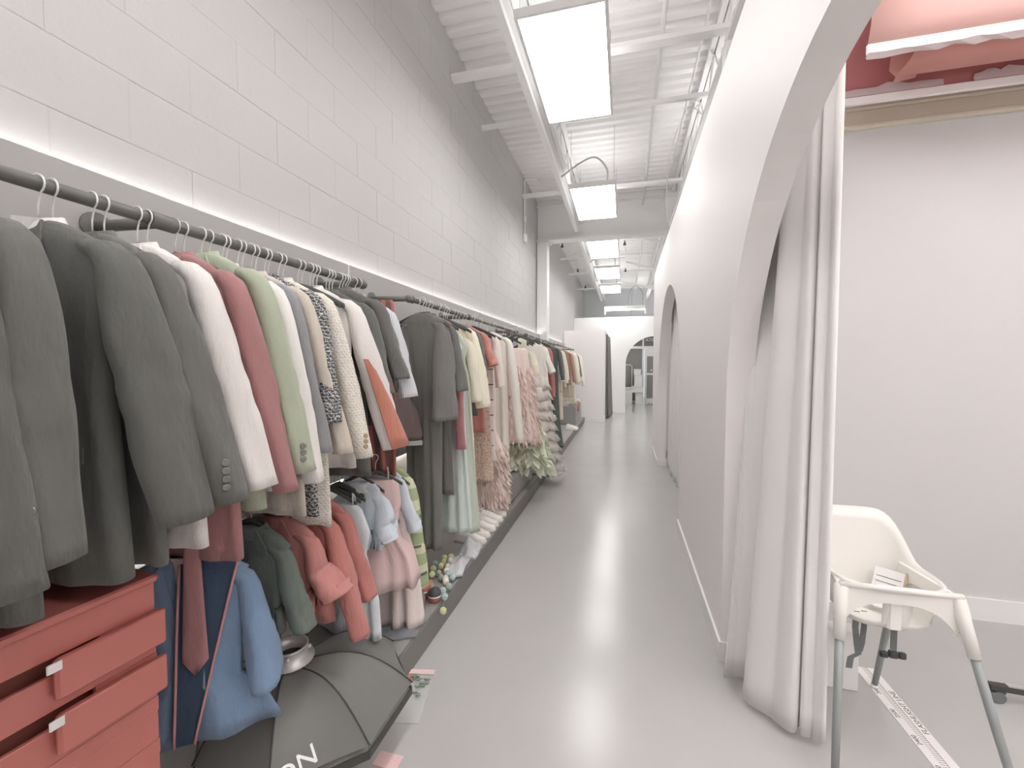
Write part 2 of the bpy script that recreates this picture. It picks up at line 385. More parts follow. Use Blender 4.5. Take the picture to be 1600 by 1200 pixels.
# flat ceiling lights
def flat_light(y0, y1, label, x0=-.735, x1=-.125, z=3.80, cord=1, wires=True, up=False, bright=False):
    t = thing('ceiling_light', label, 'light', ((x0+x1)/2, (y0+y1)/2, z)); o = ((x0+x1)/2, (y0+y1)/2, z)
    f = MB(); fr = .022
    f.box(x0, x1, y0, y0+fr, z, z+.05).box(x0, x1, y1-fr, y1, z, z+.05).box(x0, x0+fr, y0+fr, y1-fr, z, z+.05).box(x1-fr, x1, y0+fr, y1-fr, z, z+.05)
    f.box(x0, x1, y0, y1, z+.05, z+.056)
    f.build('frame', M['lamp_frame'], t, o)
    MB().box(x0+fr, x1-fr, y0+fr, y1-fr, z+.004, z+.012).build('diffuser', M['added_lamp_diffuser' if up and not bright else 'diffuser'], t, o)
    st = up; up = True
    if up: MB().box(x0+fr, x1-fr, y0+fr, y1-fr, z+.058, z+.064).build('added_uplight_panel', M['added_uplight' if st else 'added_uplight_dim'], t, o)  # unseen glowing top face, added on every lamp to brighten the ceiling
    if wires:
        for sx in (x0+.03, x1-.03):
            for sy in (y0+.05, y1-.05):
                MB().tube([(sx, sy, z+.055), (sx, sy, ZDECK+.02)], .0022, 5).build('suspension_wire', M['cable_grey'], t, o)
    if cord:
        cable([(x1-.12, y0+.1, z+.05), (x1-.12, y0+.05, z+.22), (x1-.25, y0+.02, z+.36), (x0+.2, y0, z+.33), (x0-.08, y0-.05, z+.14)], .012, M['cable_grey'], '', None).build('power_cord', M['steel_grey'], t, o)
for i, (a, b, lb) in enumerate(((2.83, 4.13, 'largest, nearest of the flat square-edged ceiling lights'), (5.65, 6.93, 'second flat ceiling light, just before the grey beam'),
                         (8.12, 9.46, 'third flat ceiling light, first beyond the grey beam'), (10.38, 11.74, 'fourth flat ceiling light along the aisle'),
                         (12.70, 14.05, 'fifth flat ceiling light, smallest of the row'))):
    flat_light(a, b, lb, cord=0 if i == 0 else 1)
flat_light(.1, 1.35, 'added unseen flat light above the near end of the aisle', wires=True, cord=0)  # assumed lamp out of view, added for flatter light in the aisle
flat_light(-1.9, -.65, 'added unseen flat light at the very start of the aisle', wires=True, cord=0)  # another assumed lamp behind the camera, added as fill
for k, (a, x) in enumerate(((.9, 1.5), (-1.2, 1.5), (.0, 2.9), (-1.6, 2.9))):
    flat_light(a, a+1.25, 'added unseen flat light in the photo studio, %s' % ('beside the pink paper', 'behind the highchair side', 'far corner', 'rear corner')[k], x, x+.61, z=3.6, cord=0, up=True)  # assumed studio lamps out of view, added to light room and ceiling
flat_light(4.6, 5.85, 'added unseen flat light in the room behind the second arch', 1.3, 1.91, z=3.6, cord=0, up=True)  # assumed lamp, out of view, added to light this room
for k, (a, x) in enumerate(((9.2, 2.2), (12.0, 2.2))):
    flat_light(a, a+1.25, 'added unseen flat light in the open bay, %s' % ('nearer', 'farther')[k], x, x+.61, z=3.6, cord=0, up=True, bright=True)  # assumed lamps hidden by the arched wall, added to brighten the far end
flat_light(15.2, 16.4, 'added unseen flat light in the front room', .2, .8, z=2.95, cord=0, up=True, bright=True)  # assumed lamp kept out of view behind the partition, added as fill
# long light over the far partition
t = thing('linear_light', 'long white box light hanging just above the far partition', 'light', (0, 13.5, 3.12)); o_ = (0, 13.5, 3.12)
MB().bevbox(-.62, .60, 13.42, 13.58, 3.20, 3.30, .01).build('housing', M['lamp_frame'], t, o_)
MB().box(-.60, .58, 13.43, 13.57, 3.185, 3.20).build('diffuser', M['diffuser'], t, o_)
for x in (-.62, .58): MB().bevbox(x, x+.05, 13.44, 13.56, 3.06, 3.2, .006).build('end_bracket', M['lamp_frame'], t, o_)
cable([(.1, 13.5, 3.3), (.12, 13.5, 3.7), (.3, 13.5, 3.9), (.5, 13.5, 3.7), (.52, 13.5, 3.3)], .008, M['cable_grey'], '', None).build('power_cord', M['cable_grey'], t, o_)

# ------------------------------------------------------------------ fascia boards along the left wall with strip lights
XF = -1.53
tr = struct(MB().box(XW+.001, XF-.025, -1.2, 11.3, .95, 1.66).build('trim_1', M['board']))
seams = [-1.2, 2.142, 4.39, 5.91, 9.01, 11.3]
for a, b in zip(seams, seams[1:]):
    MB().box(XF-.02, XF, a+.008, b-.008, .86, 2.075).build('panel', M['board'], tr)
tr2 = struct(MB().box(XW+.001, XF-.05, -1.2, 11.3, .14, .84).build('trim_2', M['trim']))
def strip(z0, z1, x, lb, y0=-1.2, y1=11.3):
    tag(MB().box(x-.004, x+.004, y0, y1, z0, z1).build('strip_light', M['strip']), lb, 'light')
strip(2.052, 2.064, XF-.045, 'thin strip light hidden behind the top edge of the grey boards')
strip(.868, .876, XF-.034, 'thin strip light hidden behind the bottom edge of the grey boards')
# ------------------------------------------------------------------ platform
PX = -.994; PZ = .14
pt = thing('platform', 'long low grey platform under the clothes rails', 'platform', (-1.28, 0, 0))
MB().bevbox(XW+.002, PX-.012, -1.6, 11.3, 0.001, PZ, .006).build('deck', M['platform'], pt, (-1.28, 0, 0))
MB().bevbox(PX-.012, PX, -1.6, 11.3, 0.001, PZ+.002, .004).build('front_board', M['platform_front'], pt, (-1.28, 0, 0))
# ------------------------------------------------------------------ clothes rails
RX, RZ = -1.27, 1.905
def rail(y0, y1, z, brackets, label, elbow0=False):
    t = thing('clothes_rail', label, 'rail', (RX, (y0+y1)/2, z)); o = (RX, (y0+y1)/2, z)
    r = .0165
    MB().tube([(RX, y0, z), (RX, (y0+y1)/2, z), (RX, y1, z)], r, 14).build('pipe', M['pipe'], t, o)
    for yb in brackets:
        end = min(abs(yb-y0), abs(yb-y1)) < .05
        MB().tube([(RX, yb, z), ((RX+XF)/2, yb, z+.004), (XF+.004, yb, z+.008)], r, 12).build('wall_bracket', M['pipe'], t, o)
        MB().tube([(XF+.001, yb, z+.008), (XF+.01, yb, z+.008)], .042, 18).build('flange', M['pipe'], t, o)
        if end:
            MB().ball((RX, yb, z), .025, 12, 8).build('elbow', M['pipe'], t, o)
            s = 1 if abs(yb-y0) < .05 else -1
            MB().tube([(RX, yb+s*.03, z), (RX, yb+s*.05, z)], .0225, 14).build('collar', M['pipe'], t, o)
        else:
            MB().tube([(RX, yb-.035, z), (RX, yb+.035, z)], .0225, 14).build('tee', M['pipe'], t, o)
    return t
rail(-1.0, 1.885, RZ, (-.9, .93, 1.885), 'dark iron clothes rail nearest, holding black blazers and jackets')
rail(2.36, 5.05, RZ, (2.36, 3.4, 5.05), 'dark iron clothes rail, second along the wall, over the long grey robe')
rail(5.55, 7.82, RZ, (5.55, 7.0, 7.82), 'dark iron clothes rail, third along the wall, over the dark trousers')
rail(8.35, 10.95, RZ, (8.35, 10.95), 'dark iron clothes rail, farthest along the wall')
LZ = 1.02
rail(.80, 2.25, LZ, (.80, 2.25), 'low dark iron clothes rail for children under the jackets')

# ------------------------------------------------------------------ hangers and garments
def hanger_meshes():
    h = MB()
    pts = [(0, -.0, .0195+.0)]
    pts = [(.021*cos(a), 0, .021*sin(a)) for a in [radians(d) for d in range(200, -61, -20)]]
    pts += [(.004, 0, -.034), (0, 0, -.05), (0, 0, -.085)]
    h.tube(pts, .0022, 6)
    hk = h.build('hook', M['hook'])
    b = MB(); n = 12
    rings = []
    for i in range(-n, n+1):
        u = i/n; x = .195*u; z = -.085-.085*abs(u)**1.25
        rings.append([(x, .007*cos(q), z+.011*sin(q)) for q in [2*pi*k/8 for k in range(8)]])
    b.loft(rings)
    bd = b.build('shoulder_bar', M['velvet'])
    return hk, bd
HK, BD = hanger_meshes()
_first = [True]
def hanger(x, y, z, rz, label, group=None):
    t = thing('clothes_hanger', label, 'hanger', (x, y, z), rz, group)
    if z < 1.3: t.scale = (.66, .8, .8)
    if _first[0]:
        HK.parent = t; BD.parent = t; _first[0] = False
    else:
        for p in (HK, BD):
            c = p.copy(); COL.objects.link(c); c.parent = t
    return t

def interp(tab, z):
    for (a, b) in zip(tab, tab[1:]):
        if a[0] >= z >= b[0]:
            u = (a[0]-z)/max(1e-6, a[0]-b[0]); return [a[i]+(b[i]-a[i])*u for i in range(len(a))]
    return list(tab[0] if z > tab[0][0] else tab[-1])
def body_mesh(tab, seed, nf=4, N=44, lip=True, mb=None, pw=.75, rag=0):
    """tab rows: z, half width, half thickness, fold depth"""
    rnd = random.Random(seed); ph = [rnd.uniform(0, 6.28) for _ in range(6)]
    rows = []
    for a, b in zip(tab, tab[1:]):
        m = max(1, int((a[0]-b[0])/.04))
        for k in range(m): rows.append([a[i]+(b[i]-a[i])*k/m for i in range(4)])
    rows.append(list(tab[-1]))
    rings = []
    top = tab[0][0]; ln = top-tab[-1][0]
    for z, w, t, f in rows:
        ring = []
        for i in range(N):
            a = 2*pi*i/N; ca, sa = cos(a), sin(a)
            x = w*math.copysign(abs(ca)**pw, ca); y = t*math.copysign(abs(sa)**.8, sa)
            q = x/max(w, .01)
            d = f*(sin(nf*pi*q+ph[0]+1.2*z)+.5*sin(2.3*nf*q+ph[1]-2*z))
            y += d+.35*f*sin(3*a+ph[2])
            x += .25*f*sin(2*nf*a*.5+ph[3])
            zz = z
            if rag and z == rows[-1][0]: zz += rag*sin(5*a+ph[4])
            ring.append((x, y, zz))
        rings.append(ring)
    if lip:
        last = rings[-1]
        rings.append([(x*.96, y*.8, z+.004) for x, y, z in last]); rings.append([(x*.9, y*.6, z+.05) for x, y, z in last])
    m = mb or MB(); m.loft(rings, True, True, True)
    return m
def front_y(tab, x, z, pw=.75):
    r = interp(tab, z); w, t = r[1], r[2]
    q = min(.98, abs(x)/max(w, .001)); ca = q**(1/pw); return -t*(max(0, 1-ca*ca))**.4
def sleeve_mesh(sg, hw, zs, ln, spread, lean, ry, rx, seed, t0=.026, end=1.0, n=16):
    rnd = random.Random(seed); ph = rnd.uniform(0, 6)
    path = [(hw-.07, 0, zs+.022), (hw-.035, 0, zs+.010), (hw-.012, lean*.03, zs-.012), (hw-.002, lean*.07, zs-.045), (hw+.006, lean*.14, zs-.10)]
    for k in range(1, 17):
        u = k/16; path.append((hw+.006+spread*u**.9, lean*(.14+.86*u), zs-.10-(ln-.10)*u))
    g0 = min(1, t0*.92/ry)
    rings = []
    for k, p in enumerate(path):
        u = max(0, (k-4)/16); a = Vector(path[max(0, k-1)]); b = Vector(path[min(len(path)-1, k+1)])
        t = (b-a).normalized(); nx = Vector((-t.z, 0, t.x)); nx.normalize()
        w_ = min(1, k/7); w_ = w_*w_*(3-2*w_)
        gy = g0*.9+(1-g0*.9)*w_; gy *= 1+(end-1)*u
        gx = (.45, .62, .78, .9, 1)[min(k, 4)]*(1-.08*u+(end-1)*u*.6)
        f = .10*ry*sin(3.5*u*pi+ph)*u*(1-.5*u)
        ring = []
        for i in range(n):
            q = 2*pi*i/n
            yy = ry*gy*math.copysign(abs(cos(q))**.85, cos(q)); xx = rx*gx*sin(q)
            xx += .13*rx*sin(3*q+5*u+ph)*min(1, 3*u)
            bend = math.exp(-((u-.42)/.2)**2)*min(1, ln*1.8)
            xx += .065*rx*bend*sin(30*u+2.2*sin(q+ph)+ph); yy += .035*ry*bend*sin(26*u+1.5*cos(q)+2*ph)
            P = Vector(p)+Vector((0, yy+f, 0))+nx*xx
            ring.append((sg*P.x, P.y, P.z))
        rings.append(ring)
    c = [sum(q[i] for q in rings[-1])/n for i in range(3)]
    rings.append([tuple(c[i]+(q[i]-c[i])*.88 for i in range(3)) for q in rings[-1]])
    rings.append([(c[0]+(q[0]-c[0])*.75, c[1]+(q[1]-c[1])*.75, q[2]+.045) for q in rings[-2]])
    return MB().loft(rings, True, True, True)
def strip_slab(m, left, right, th=.003):
    """two matching point rows -> thin solid"""
    b = len(m.v); n = len(left)
    for p, q in zip(left, right):
        m.v += [p, q, (q[0], q[1]+th, q[2]), (p[0], p[1]+th, p[2])]
    for k in range(n-1):
        for i in range(4):
            j = (i+1) % 4; m.face([b+4*k+i, b+4*k+j, b+4*k+4+j, b+4*k+4+i], False)
    m.face([b, b+1, b+2, b+3]); e = b+4*(n-1); m.face([e+3, e+2, e+1, e])
def jacket_tab(hw, L, flare, t, f, neck=-.085, drop=.09):
    z0 = neck
    return [(z0, .05, .022, 0), (z0-.012, .085, .026, 0), (z0-.035, .13, t*.9, 0), (z0-.06, .165, t*.9, 0), (z0-drop, hw-.02, t*.9, 0), (z0-drop-.03, hw-.005, t, .1*f),
            (z0-drop-.13, hw-.022, t*1.1, .5*f), (z0-drop-.3, hw-.028, t*1.1, f), (z0-L*.75, hw-.02+flare*.4, t*1.12, f), (z0-L, hw-.015+flare, t*1.15, f)]
_seed = [100]
GPOS = []
_ord = {}
def spare(y, z, rz, group):
    q = min((g for g in GPOS if abs(g[2]-z) < .15), key=lambda g: abs(g[1]-y)); k = _ord.get(q[3], 0); _ord[q[3]] = k+1
    return hanger(RX, y, z, rz, ('first', 'second', 'third', 'fourth', 'fifth', 'sixth')[k]+' bare dark hanger hooked next to the '+q[3], group)
def garment(name, label, cat, y, m, style='jacket', hw=.215, L=.80, sl=.60, flare=.01, t=.026, ry=.04, rx=.038, spread=.045, lean=.09, f=.006, nf=4,
            yaw=0, x=RX, z=RZ, dz=0, group=None, tab=None, collar=None, hl=None, buttons=0, bmat=None, sleeve_mat=None, end=1.0, hang=True, shirt=None, pw=.75, rag=0, strap=None, pocket=False, hg=None):
    _seed[0] += 1; sd = _seed[0]
    g = thing(name, label, cat, (x, y, z+dz), yaw, group)
    tb = tab or jacket_tab(hw, L, flare, t, f)
    body_mesh(tb, sd, nf, pw=pw, rag=rag).build('body', m, g)
    z0 = tb[0][0]
    if sl:
        zs = z0-.085
        for sg in (1, -1):
            s = sleeve_mesh(sg, hw, zs, sl, spread if sg > 0 else 0, lean, ry, rx if sg > 0 else min(rx, .03), sd*7+sg, t, end if sg > 0 else 1).build('sleeve', sleeve_mat or m, g)
            if buttons and sg == 1:
                for k in range(buttons):
                    zz = zs-sl+.05+.021*k; xx = hw+.008+spread
                    b = MB().lathe([(.0095, -.004), (.0095, .003), (.0075, .0045), (.004, .003)], (0, 0, 0), 10).build('button', bmat or M['dark_button'], s)
                    b.rotation_euler = (0, pi/2, -.75)
                    b.location = (xx+rx*.70+.001, lean*.97-ry*.68-.002, zz)
    if style in ('jacket', 'robe'):
        for sg in (1, -1):
            mb = MB(); le, ri = [], []
            for k in range(8):
                u = k/7; zz = z0-.005-u*min(.36, L*.42)
                xi = sg*(.045*(1-u)+.002); xo = sg*(.045+.055*sin(min(1, u*1.5)*pi*.62)*(1-u**3)+.0)
                le.append((xi, front_y(tb, xi, zz)-.006, zz)); ri.append((xo, front_y(tb, xo, zz)-.008, zz-.012*u))
            strip_slab(mb, le, ri); mb.build('lapel', m, g)
    if collar is not None or style in ('jacket', 'shirt'):
        mb = MB(); rings = []
        for h, k in ((-.03, 1.32), (-.008, 1.12), (.006, 1.0), (.008, .93), (-.012, .86)):
            rings.append([((.058)*k*cos(q), .030*k*sin(q), z0+h+.010*sin(q)) for q in [2*pi*i/18 for i in range(18)]])
        mb.loft(rings, False, False, True); mb.build('collar', collar or m, g)
    if shirt is not None:
        mb = MB(); mb.loft([[(a*k, -.5*t-.004+yy, zz) for a, yy in ((-.05, .01), (0, -t*.55), (.05, .01), (0, .02))] for k, zz in ((1, z0+.0), (.75, z0-.09), (.1, z0-.20))], True, True, False); mb.build('shirt_front', shirt, g)
    if strap is not None:
        for sg in (1, -1):
            MB().tube([(sg*strap, 0, z0-.005), (sg*strap*1.02, -.008, z0+.03), (sg*strap*.95, 0, z0+.06), (sg*strap*.98, .012, z0+.03), (sg*strap, .012, z0-.005)], .004, 6).build('strap', m, g)
    if pocket:
        for sg in (1, -1):
            mb = MB(); zz = z0-L*.62; le = [(sg*.06, front_y(tb, .06, zz)-.008, zz), (sg*.06, front_y(tb, .06, zz)-.009, zz-.035)]; ri = [(sg*.15, front_y(tb, .15, zz)-.008, zz), (sg*.15, front_y(tb, .15, zz)-.009, zz-.035)]
            strip_slab(mb, le, ri); mb.build('pocket_flap', m, g)
    if hang: hanger(x, y, z+.0, yaw, hg or 'dark hanger holding the '+' '.join((hl or label.split(',')[0].split(' on ')[0].split(' hanging')[0]).split()[:11]))
    if hang: GPOS.append((x, y, z, ' '.join((hl or label.split(',')[0].split(' on ')[0].split(' hanging')[0].split(' with ')[0]).split()[:6])))
    return g
BLK = fabric((104, 104, 100), .85, bump=.6); BLK2 = fabric((99, 100, 96), .85, bump=.6); CHAR = fabric((110, 109, 106), .9)
WHT = fabric((218, 214, 211)); IVO = fabric((228, 224, 208)); CRM = fabric((226, 221, 212))
BURG = fabric((152, 112, 112), .95); SAGE = fabric((168, 176, 156)); SLATE = fabric((128, 128, 130), 1.05); BEIGE = fabric((200, 192, 180)); BROWN = fabric((150, 130, 116), 1.1)
TWB = pattern('black_white_tweed', 'tweed', C(88, 90, 92, 1.1), C(205, 205, 203, 1.1), 26, .93)
TWC = pattern('cream_tweed', 'soft', C(205, 198, 186, 1.1), C(232, 228, 218, 1.15), 30, .9)
ORG = fabric((212, 142, 122), .82); RED = fabric((172, 116, 110), .95); ROSE = fabric((178, 124, 120), .95)
STR = pattern('blue_white_stripe', 'stripe_x', C(170, 180, 190, 1.05), C(224, 224, 224, 1.1), 55, .42)
STRM = pattern('dark_red_stripe', 'stripe_x', C(120, 96, 94, 1.05), C(176, 108, 100, 1.1), 12, .6)
# ---- nearest rail
jk = dict(pocket=True)
garment('blazer', 'black blazer nearest the camera, cut off by the picture edge, with sleeve buttons', 'jacket', .435, BLK2, t=.033, ry=.05, lean=.03, L=.83, sl=.63, buttons=4, hl='first black blazer')
garment('blazer', 'second black blazer from the near end with four cuff buttons', 'jacket', .525, BLK, t=.033, ry=.052, lean=0.0, L=.80, sl=.60, buttons=4, spread=0.03, **jk)
garment('blazer', 'black blazer over a white shirt collar, wide plain sleeve, third from the near end', 'jacket', .665, BLK2, t=.042, ry=.068, rx=.045, lean=.07, L=.80, sl=.60, shirt=WHT, collar=WHT, spread=.06, yaw=.1, hl='black blazer over a white shirt', **jk)
garment('blazer', 'black blazer next to the pale grey jacket, fourth from the near end', 'jacket', .765, BLK, t=.03, ry=.05, lean=.11, L=.80, sl=.59, buttons=4, spread=.06, hl='black blazer beside the pale grey jacket')
garment('blazer', 'pale grey blazer hanging between black blazer and burgundy jacket', 'jacket', .865, WHT, t=.03, ry=.046, lean=.11, sl=.58, L=.80, spread=.055)
garment('blazer', 'dusty burgundy blazer hanging beside the sage green one', 'jacket', .965, BURG, t=.028, ry=.04, lean=.11, sl=.62, L=.88)
garment('blazer', 'sage green blazer with cuff buttons on the near rail', 'jacket', 1.045, SAGE, t=.028, ry=.04, lean=.10, sl=.60, L=.78, dz=.022, buttons=3, hw=.22)
garment('blazer', 'bright white blazer tucked behind the sage green one', 'jacket', 1.115, fabric((236, 234, 230)), t=.024, ry=.034, lean=.10, sl=0.63, L=.72, spread=0.03)
garment('jacket', 'slate grey jacket behind the white blazer', 'jacket', 1.172, SLATE, t=.02, ry=.026, lean=.095, sl=.54, L=.72, hw=.21, spread=0.03)
garment('jacket', 'beige linen jacket before the black and white tweed', 'jacket', 1.226, BEIGE, t=.022, ry=.028, lean=.13, sl=.56, L=.84, hw=.215)
garment('jacket', 'black and white tweed jacket on the near rail', 'jacket', 1.282, TWB, t=.024, ry=.032, lean=0.02, sl=0.44, L=.86, hw=.222, collar=TWB, spread=0.03)
garment('jacket', 'cream tweed jacket with gold cuff buttons and frayed hem', 'jacket', 1.348, TWC, t=.03, ry=.04, lean=0.13, sl=0.6, L=.92, spread=0.05, buttons=3, bmat=M['gold'], rag=.008)
gw = garment('blouse', 'white blouse with a wide orange lining in its cut sleeve', 'blouse', 1.515, WHT, style='shirt', t=.03, ry=.06, lean=.17, sl=.60, L=.74, spread=.06, end=1.25)
rows = []
for k in range(9):
    u = .22+.76*k/8; xc = .221+.06*u**.9; yc = .17*(.14+.86*u); e = (k/8)**.5
    a, b = yc-.082, yc-.082+.148*e
    rows.append([(xc+.044+.016*u+q*.004-.018*abs(2*v-1)**2, a+(b-a)*v, -.27-.50*u) for q in (0, 1) for v in ((0, .25, .5, .75, 1) if q == 0 else (1, .75, .5, .25, 0))])
MB().loft(rows, True, True, True).build('sleeve_lining', ORG, gw)['label'] = 'orange lining of the sleeve'
garment('shirt', 'black short-sleeved shirt next to the orange-lined blouse', 'shirt', 1.615, BLK2, style='shirt', t=.026, ry=.04, lean=.05, sl=.36, L=.80, spread=0.035)
garment('shirt', 'black shirt with squared sleeve before the striped shirt', 'shirt', 1.705, BLK, style='shirt', t=.03, ry=.05, lean=.08, sl=.33, L=.62, spread=0.045, dz=.03)
garment('shirt', 'blue and white striped shirt last on the near rail', 'shirt', 1.815, STR, style='shirt', t=.032, ry=.06, lean=.06, sl=.40, L=.56, spread=.05, hw=.20, dz=.01)
for k in (.69, .79, .89, .99, 1.07, 1.13, 1.19, 1.245, 1.30, 1.37, 1.445, 1.47, 1.535, 1.555, 1.635, 1.655, 1.725, 1.745, 1.76, 1.85):
    spare(k, RZ, 0, 'hangers between the jackets')
# ---- low rail
lo = dict(z=LZ)
rb = garment('gown', 'blue graduation gown with pink piping, turned outwards', 'gown', .96, fabric((110, 131, 156), 1.02), style='robe', hw=.165, L=.56, sl=.355, flare=.095, t=.032, ry=.055, rx=.035, spread=.035, lean=.02, f=.010, nf=3, yaw=.60, x=-1.265, z=LZ, end=1.65, shirt=fabric((226, 214, 204)))
PIP = mat('pink_piping', C(206, 150, 150, 1), .7)
NAVY = fabric((72, 90, 114), .62)
mb = MB(); tbx = jacket_tab(.165, .56, .095, .032, .010)
le, ri = [], []
for k in range(12):
    u = k/11; zz = -.10-u*.535
    xa = .0-.025*u; xb = .145-.12*u
    le.append((xa, front_y(tbx, xa, zz)-.016, zz)); ri.append((xb, front_y(tbx, xb, zz)-.016, zz))
strip_slab(mb, le, ri, .006); mb.build('dark_lining', NAVY, rb)['label'] = 'dark navy front between the blue edges'
for L_ in (le, ri):
    MB().tube([(a, b-.003, c_) for a, b, c_ in L_], .004, 6).build('piping', PIP, rb)
garment('tie', 'dull burgundy necktie hanging down in front of the gown', 'tie', .93, BURG, tab=[(-.085, .016, .006, 0), (-.10, .02, .008, 0), (-.30, .028, .008, 0), (-.44, .034, .008, 0), (-.48, .004, .006, 0)], sl=0, style='dress', x=-1.20, z=LZ+.06, yaw=.5, hang=False)
garment('jacket', 'dark green-grey child jacket beside the blue gown', 'jacket', 1.2, fabric((98, 106, 100), 1.0), hw=0.145, L=0.36, sl=0.28, t=.03, ry=.04, lean=.03, spread=.04, **lo)
garment('jacket', 'rose pink child coat with a wide short cape sleeve', 'coat', 1.31, ROSE, hw=.165, L=.36, sl=.22, t=.03, ry=.05, lean=.05, spread=.06, end=1.4, **lo)
garment('jacket', 'brick red child jacket with a long straight sleeve, nearer of two', 'jacket', 1.4, RED, hw=.185, L=.46, sl=.46, t=.03, ry=.045, lean=.06, spread=.06, dz=.02, **lo)
garment('jacket', 'brick red child jacket, farther of two, beside the pale blue dress', 'jacket', 1.5, fabric((168, 112, 107), .95), hw=.17, L=.40, sl=.36, t=.03, ry=.04, lean=.06, spread=.05, dz=.02, **lo)
TUL = fabric((206, 212, 216), 1.15, rough=.7); PNK = fabric((214, 188, 186), 1.1, bump=.3, rough=.6); LBL = fabric((202, 212, 220), 1.1)
dr = lambda L, w0, w1, t0, t1, f, neck=None: dr_(L-(0 if neck else .07), w0, w1, t0, t1, f, neck or -.16)
dr_ = lambda L, w0, w1, t0, t1, f, neck: [(neck, .085, .018, 0), (neck-.02, .11, .025, 0), (neck-.12, w0, .032, .002), (neck-.22, w0*.85, .032, .004), (neck-.30, w0, .04, f*.4), (neck-L*.7, (w0+w1)/2+.01, (t0+t1)/2, f*.8), (neck-L, w1, t1, f)]
garment('dress', 'pale blue tulle child dress with sparkling dots, long skirt', 'dress', 1.63, TUL, style='dress', tab=dr(.66, .15, .20, .04, .06, .016), sl=0, strap=.07, nf=6, x=-1.23, z=LZ+.02)
garment('dress', 'pink satin pinafore dress with gathered skirt and straps', 'dress', 1.82, PNK, style='dress', tab=dr(.52, .12, .21, .05, .085, .02, -.11), sl=0, strap=.06, nf=7, yaw=.45, x=-1.17, z=LZ+.03, hl='pink satin pinafore dress')
garment('blouse', 'pale blue ruffled child blouse with lace collar, before the pink dress', 'blouse', 1.735, LBL, style='dress', tab=dr(.30, .13, .13, .03, .045, .012, -.10), sl=.17, hw=.13, ry=.055, rx=.05, spread=.03, lean=-.02, z=LZ+.03, x=-1.20, end=.8, collar=fabric((222, 224, 226)))
garment('dress', 'white tulle underskirt dress showing below the pink pinafore', 'dress', 1.975, fabric((228, 216, 212), 1.1, bump=.3), style='dress', tab=dr(.78, .14, .20, .05, .075, .02), sl=0, strap=.06, nf=6, x=-1.20, z=LZ)
SWT = pattern('green_knit', 'stripe_z', C(164, 178, 140, 1.1), C(206, 208, 178, 1.1), 2.6, .55)
sw = garment('cardigan', 'green striped knit child cardigan with dark bands, last on the low rail', 'cardigan', 2.03, SWT, hw=.17, L=.74, sl=.60, t=.032, ry=.045, lean=.06, spread=.03, z=LZ+.04)
ct_ = jacket_tab(.17, .74, .01, .032, .006); DKB = fabric((88, 98, 90), 1.0)
for za, zb_ in ((-.775, -.825), (-.66, -.675), (-.46, -.475)):
    a_, b_ = interp(ct_, za), interp(ct_, zb_)
    body_mesh([(za, a_[1]*1.02, a_[2]*1.08, a_[3]), (zb_, b_[1]*1.02, b_[2]*1.08, b_[3])], _seed[0], 4, lip=False).build('dark_band', DKB, sw)
for zz in (-.36, -.52, -.68):
    u = (-.17-zz-.10)/.50; xc = .176+.03*u**.9; yc = .06*(.14+.86*u)
    MB().loft([[(xc+.039*cos(q), yc+.046*sin(q), zz-.014*k2) for q in [2*pi*i/14 for i in range(14)]] for k2 in (0, 1)], True, True, False).build('dark_band', DKB, sw)
garment('jacket', 'pale blue puffy child jacket between pink dress and green cardigan', 'jacket', 1.96, LBL, hw=.165, L=.30, sl=.26, t=.02, ry=.03, lean=.02, spread=.06, z=LZ+.05)
for k in range(4): spare(1.60+.028*k, LZ, .25, 'hangers on the low rail')
# bag and striped things hanging below the striped shirt
tb = [(-.085, .03, .02, 0), (-.11, .05, .035, 0), (-.20, .10, .045, .002), (-.34, .13, .05, .003), (-.37, .12, .045, 0)]
bg = garment('handbag', 'dark wine handbag hanging under the blue striped shirt', 'bag', 2.30, fabric((104, 92, 90), 1.0), style='dress', tab=tb, sl=0, x=-1.30, z=1.42, hang=False, yaw=.5)
MB().tube([(-.05, 0, -.11), (-.04, 0, .02), (0, 0, .09), (.04, 0, .02), (.05, 0, -.11)], .007, 8).build('handle', M['dark_plastic'], bg)
MB().bevbox(-.125, .125, -.05, .05, -.40, -.372, .008).build('base_trim', M['steel_grey'], bg)
garment('scarf', 'red and black striped scarf with white tassels, hanging behind the orange sleeve', 'scarf', 1.875, STRM, style='dress', tab=[(-.085, .09, .012, 0), (-.1, .10, .016, .003), (-.95, .11, .016, .008)], sl=0, x=-1.19, nf=3, hang=False)
# ---- second rail
long_ = lambda L, t, f, hw, fl: jacket_tab(hw, L, fl, t, f)
garment('robe', 'long charcoal robe with wide three-quarter sleeve, first on the second rail', 'robe', 2.43, CHAR, hw=0.15, L=1.46, sl=.56, flare=-.01, t=.042, ry=.075, rx=.05, lean=-.05, spread=.04, f=.012, yaw=-.18, end=1.5, style='shirt', x=-1.215)
garment('jacket', 'long black coat with short square sleeves behind the charcoal robe', 'coat', 2.53, BLK, hw=0.175, L=1.15, sl=.40, t=.03, ry=.05, lean=-.03, spread=.06, f=.008, end=1.25, x=-1.23)
garment('dress', 'raspberry red long dress peeking out behind the black coat', 'dress', 2.60, fabric((172, 120, 124), .9), style='dress', hw=0.16, L=1.18, sl=.78, t=.02, ry=.025, lean=-.02, spread=.05, f=.006, x=-1.24)
AQ = fabric((206, 216, 212), 1.12, rough=.75); GT = fabric((192, 200, 188), 1.1, rough=.75)
garment('dress', 'pale aqua chiffon long dress', 'dress', 2.675, AQ, style='dress', tab=dr(1.44, .17, .235, .03, .05, .02), sl=0, strap=.07, nf=7, x=-1.22, hl='pale aqua chiffon dress')
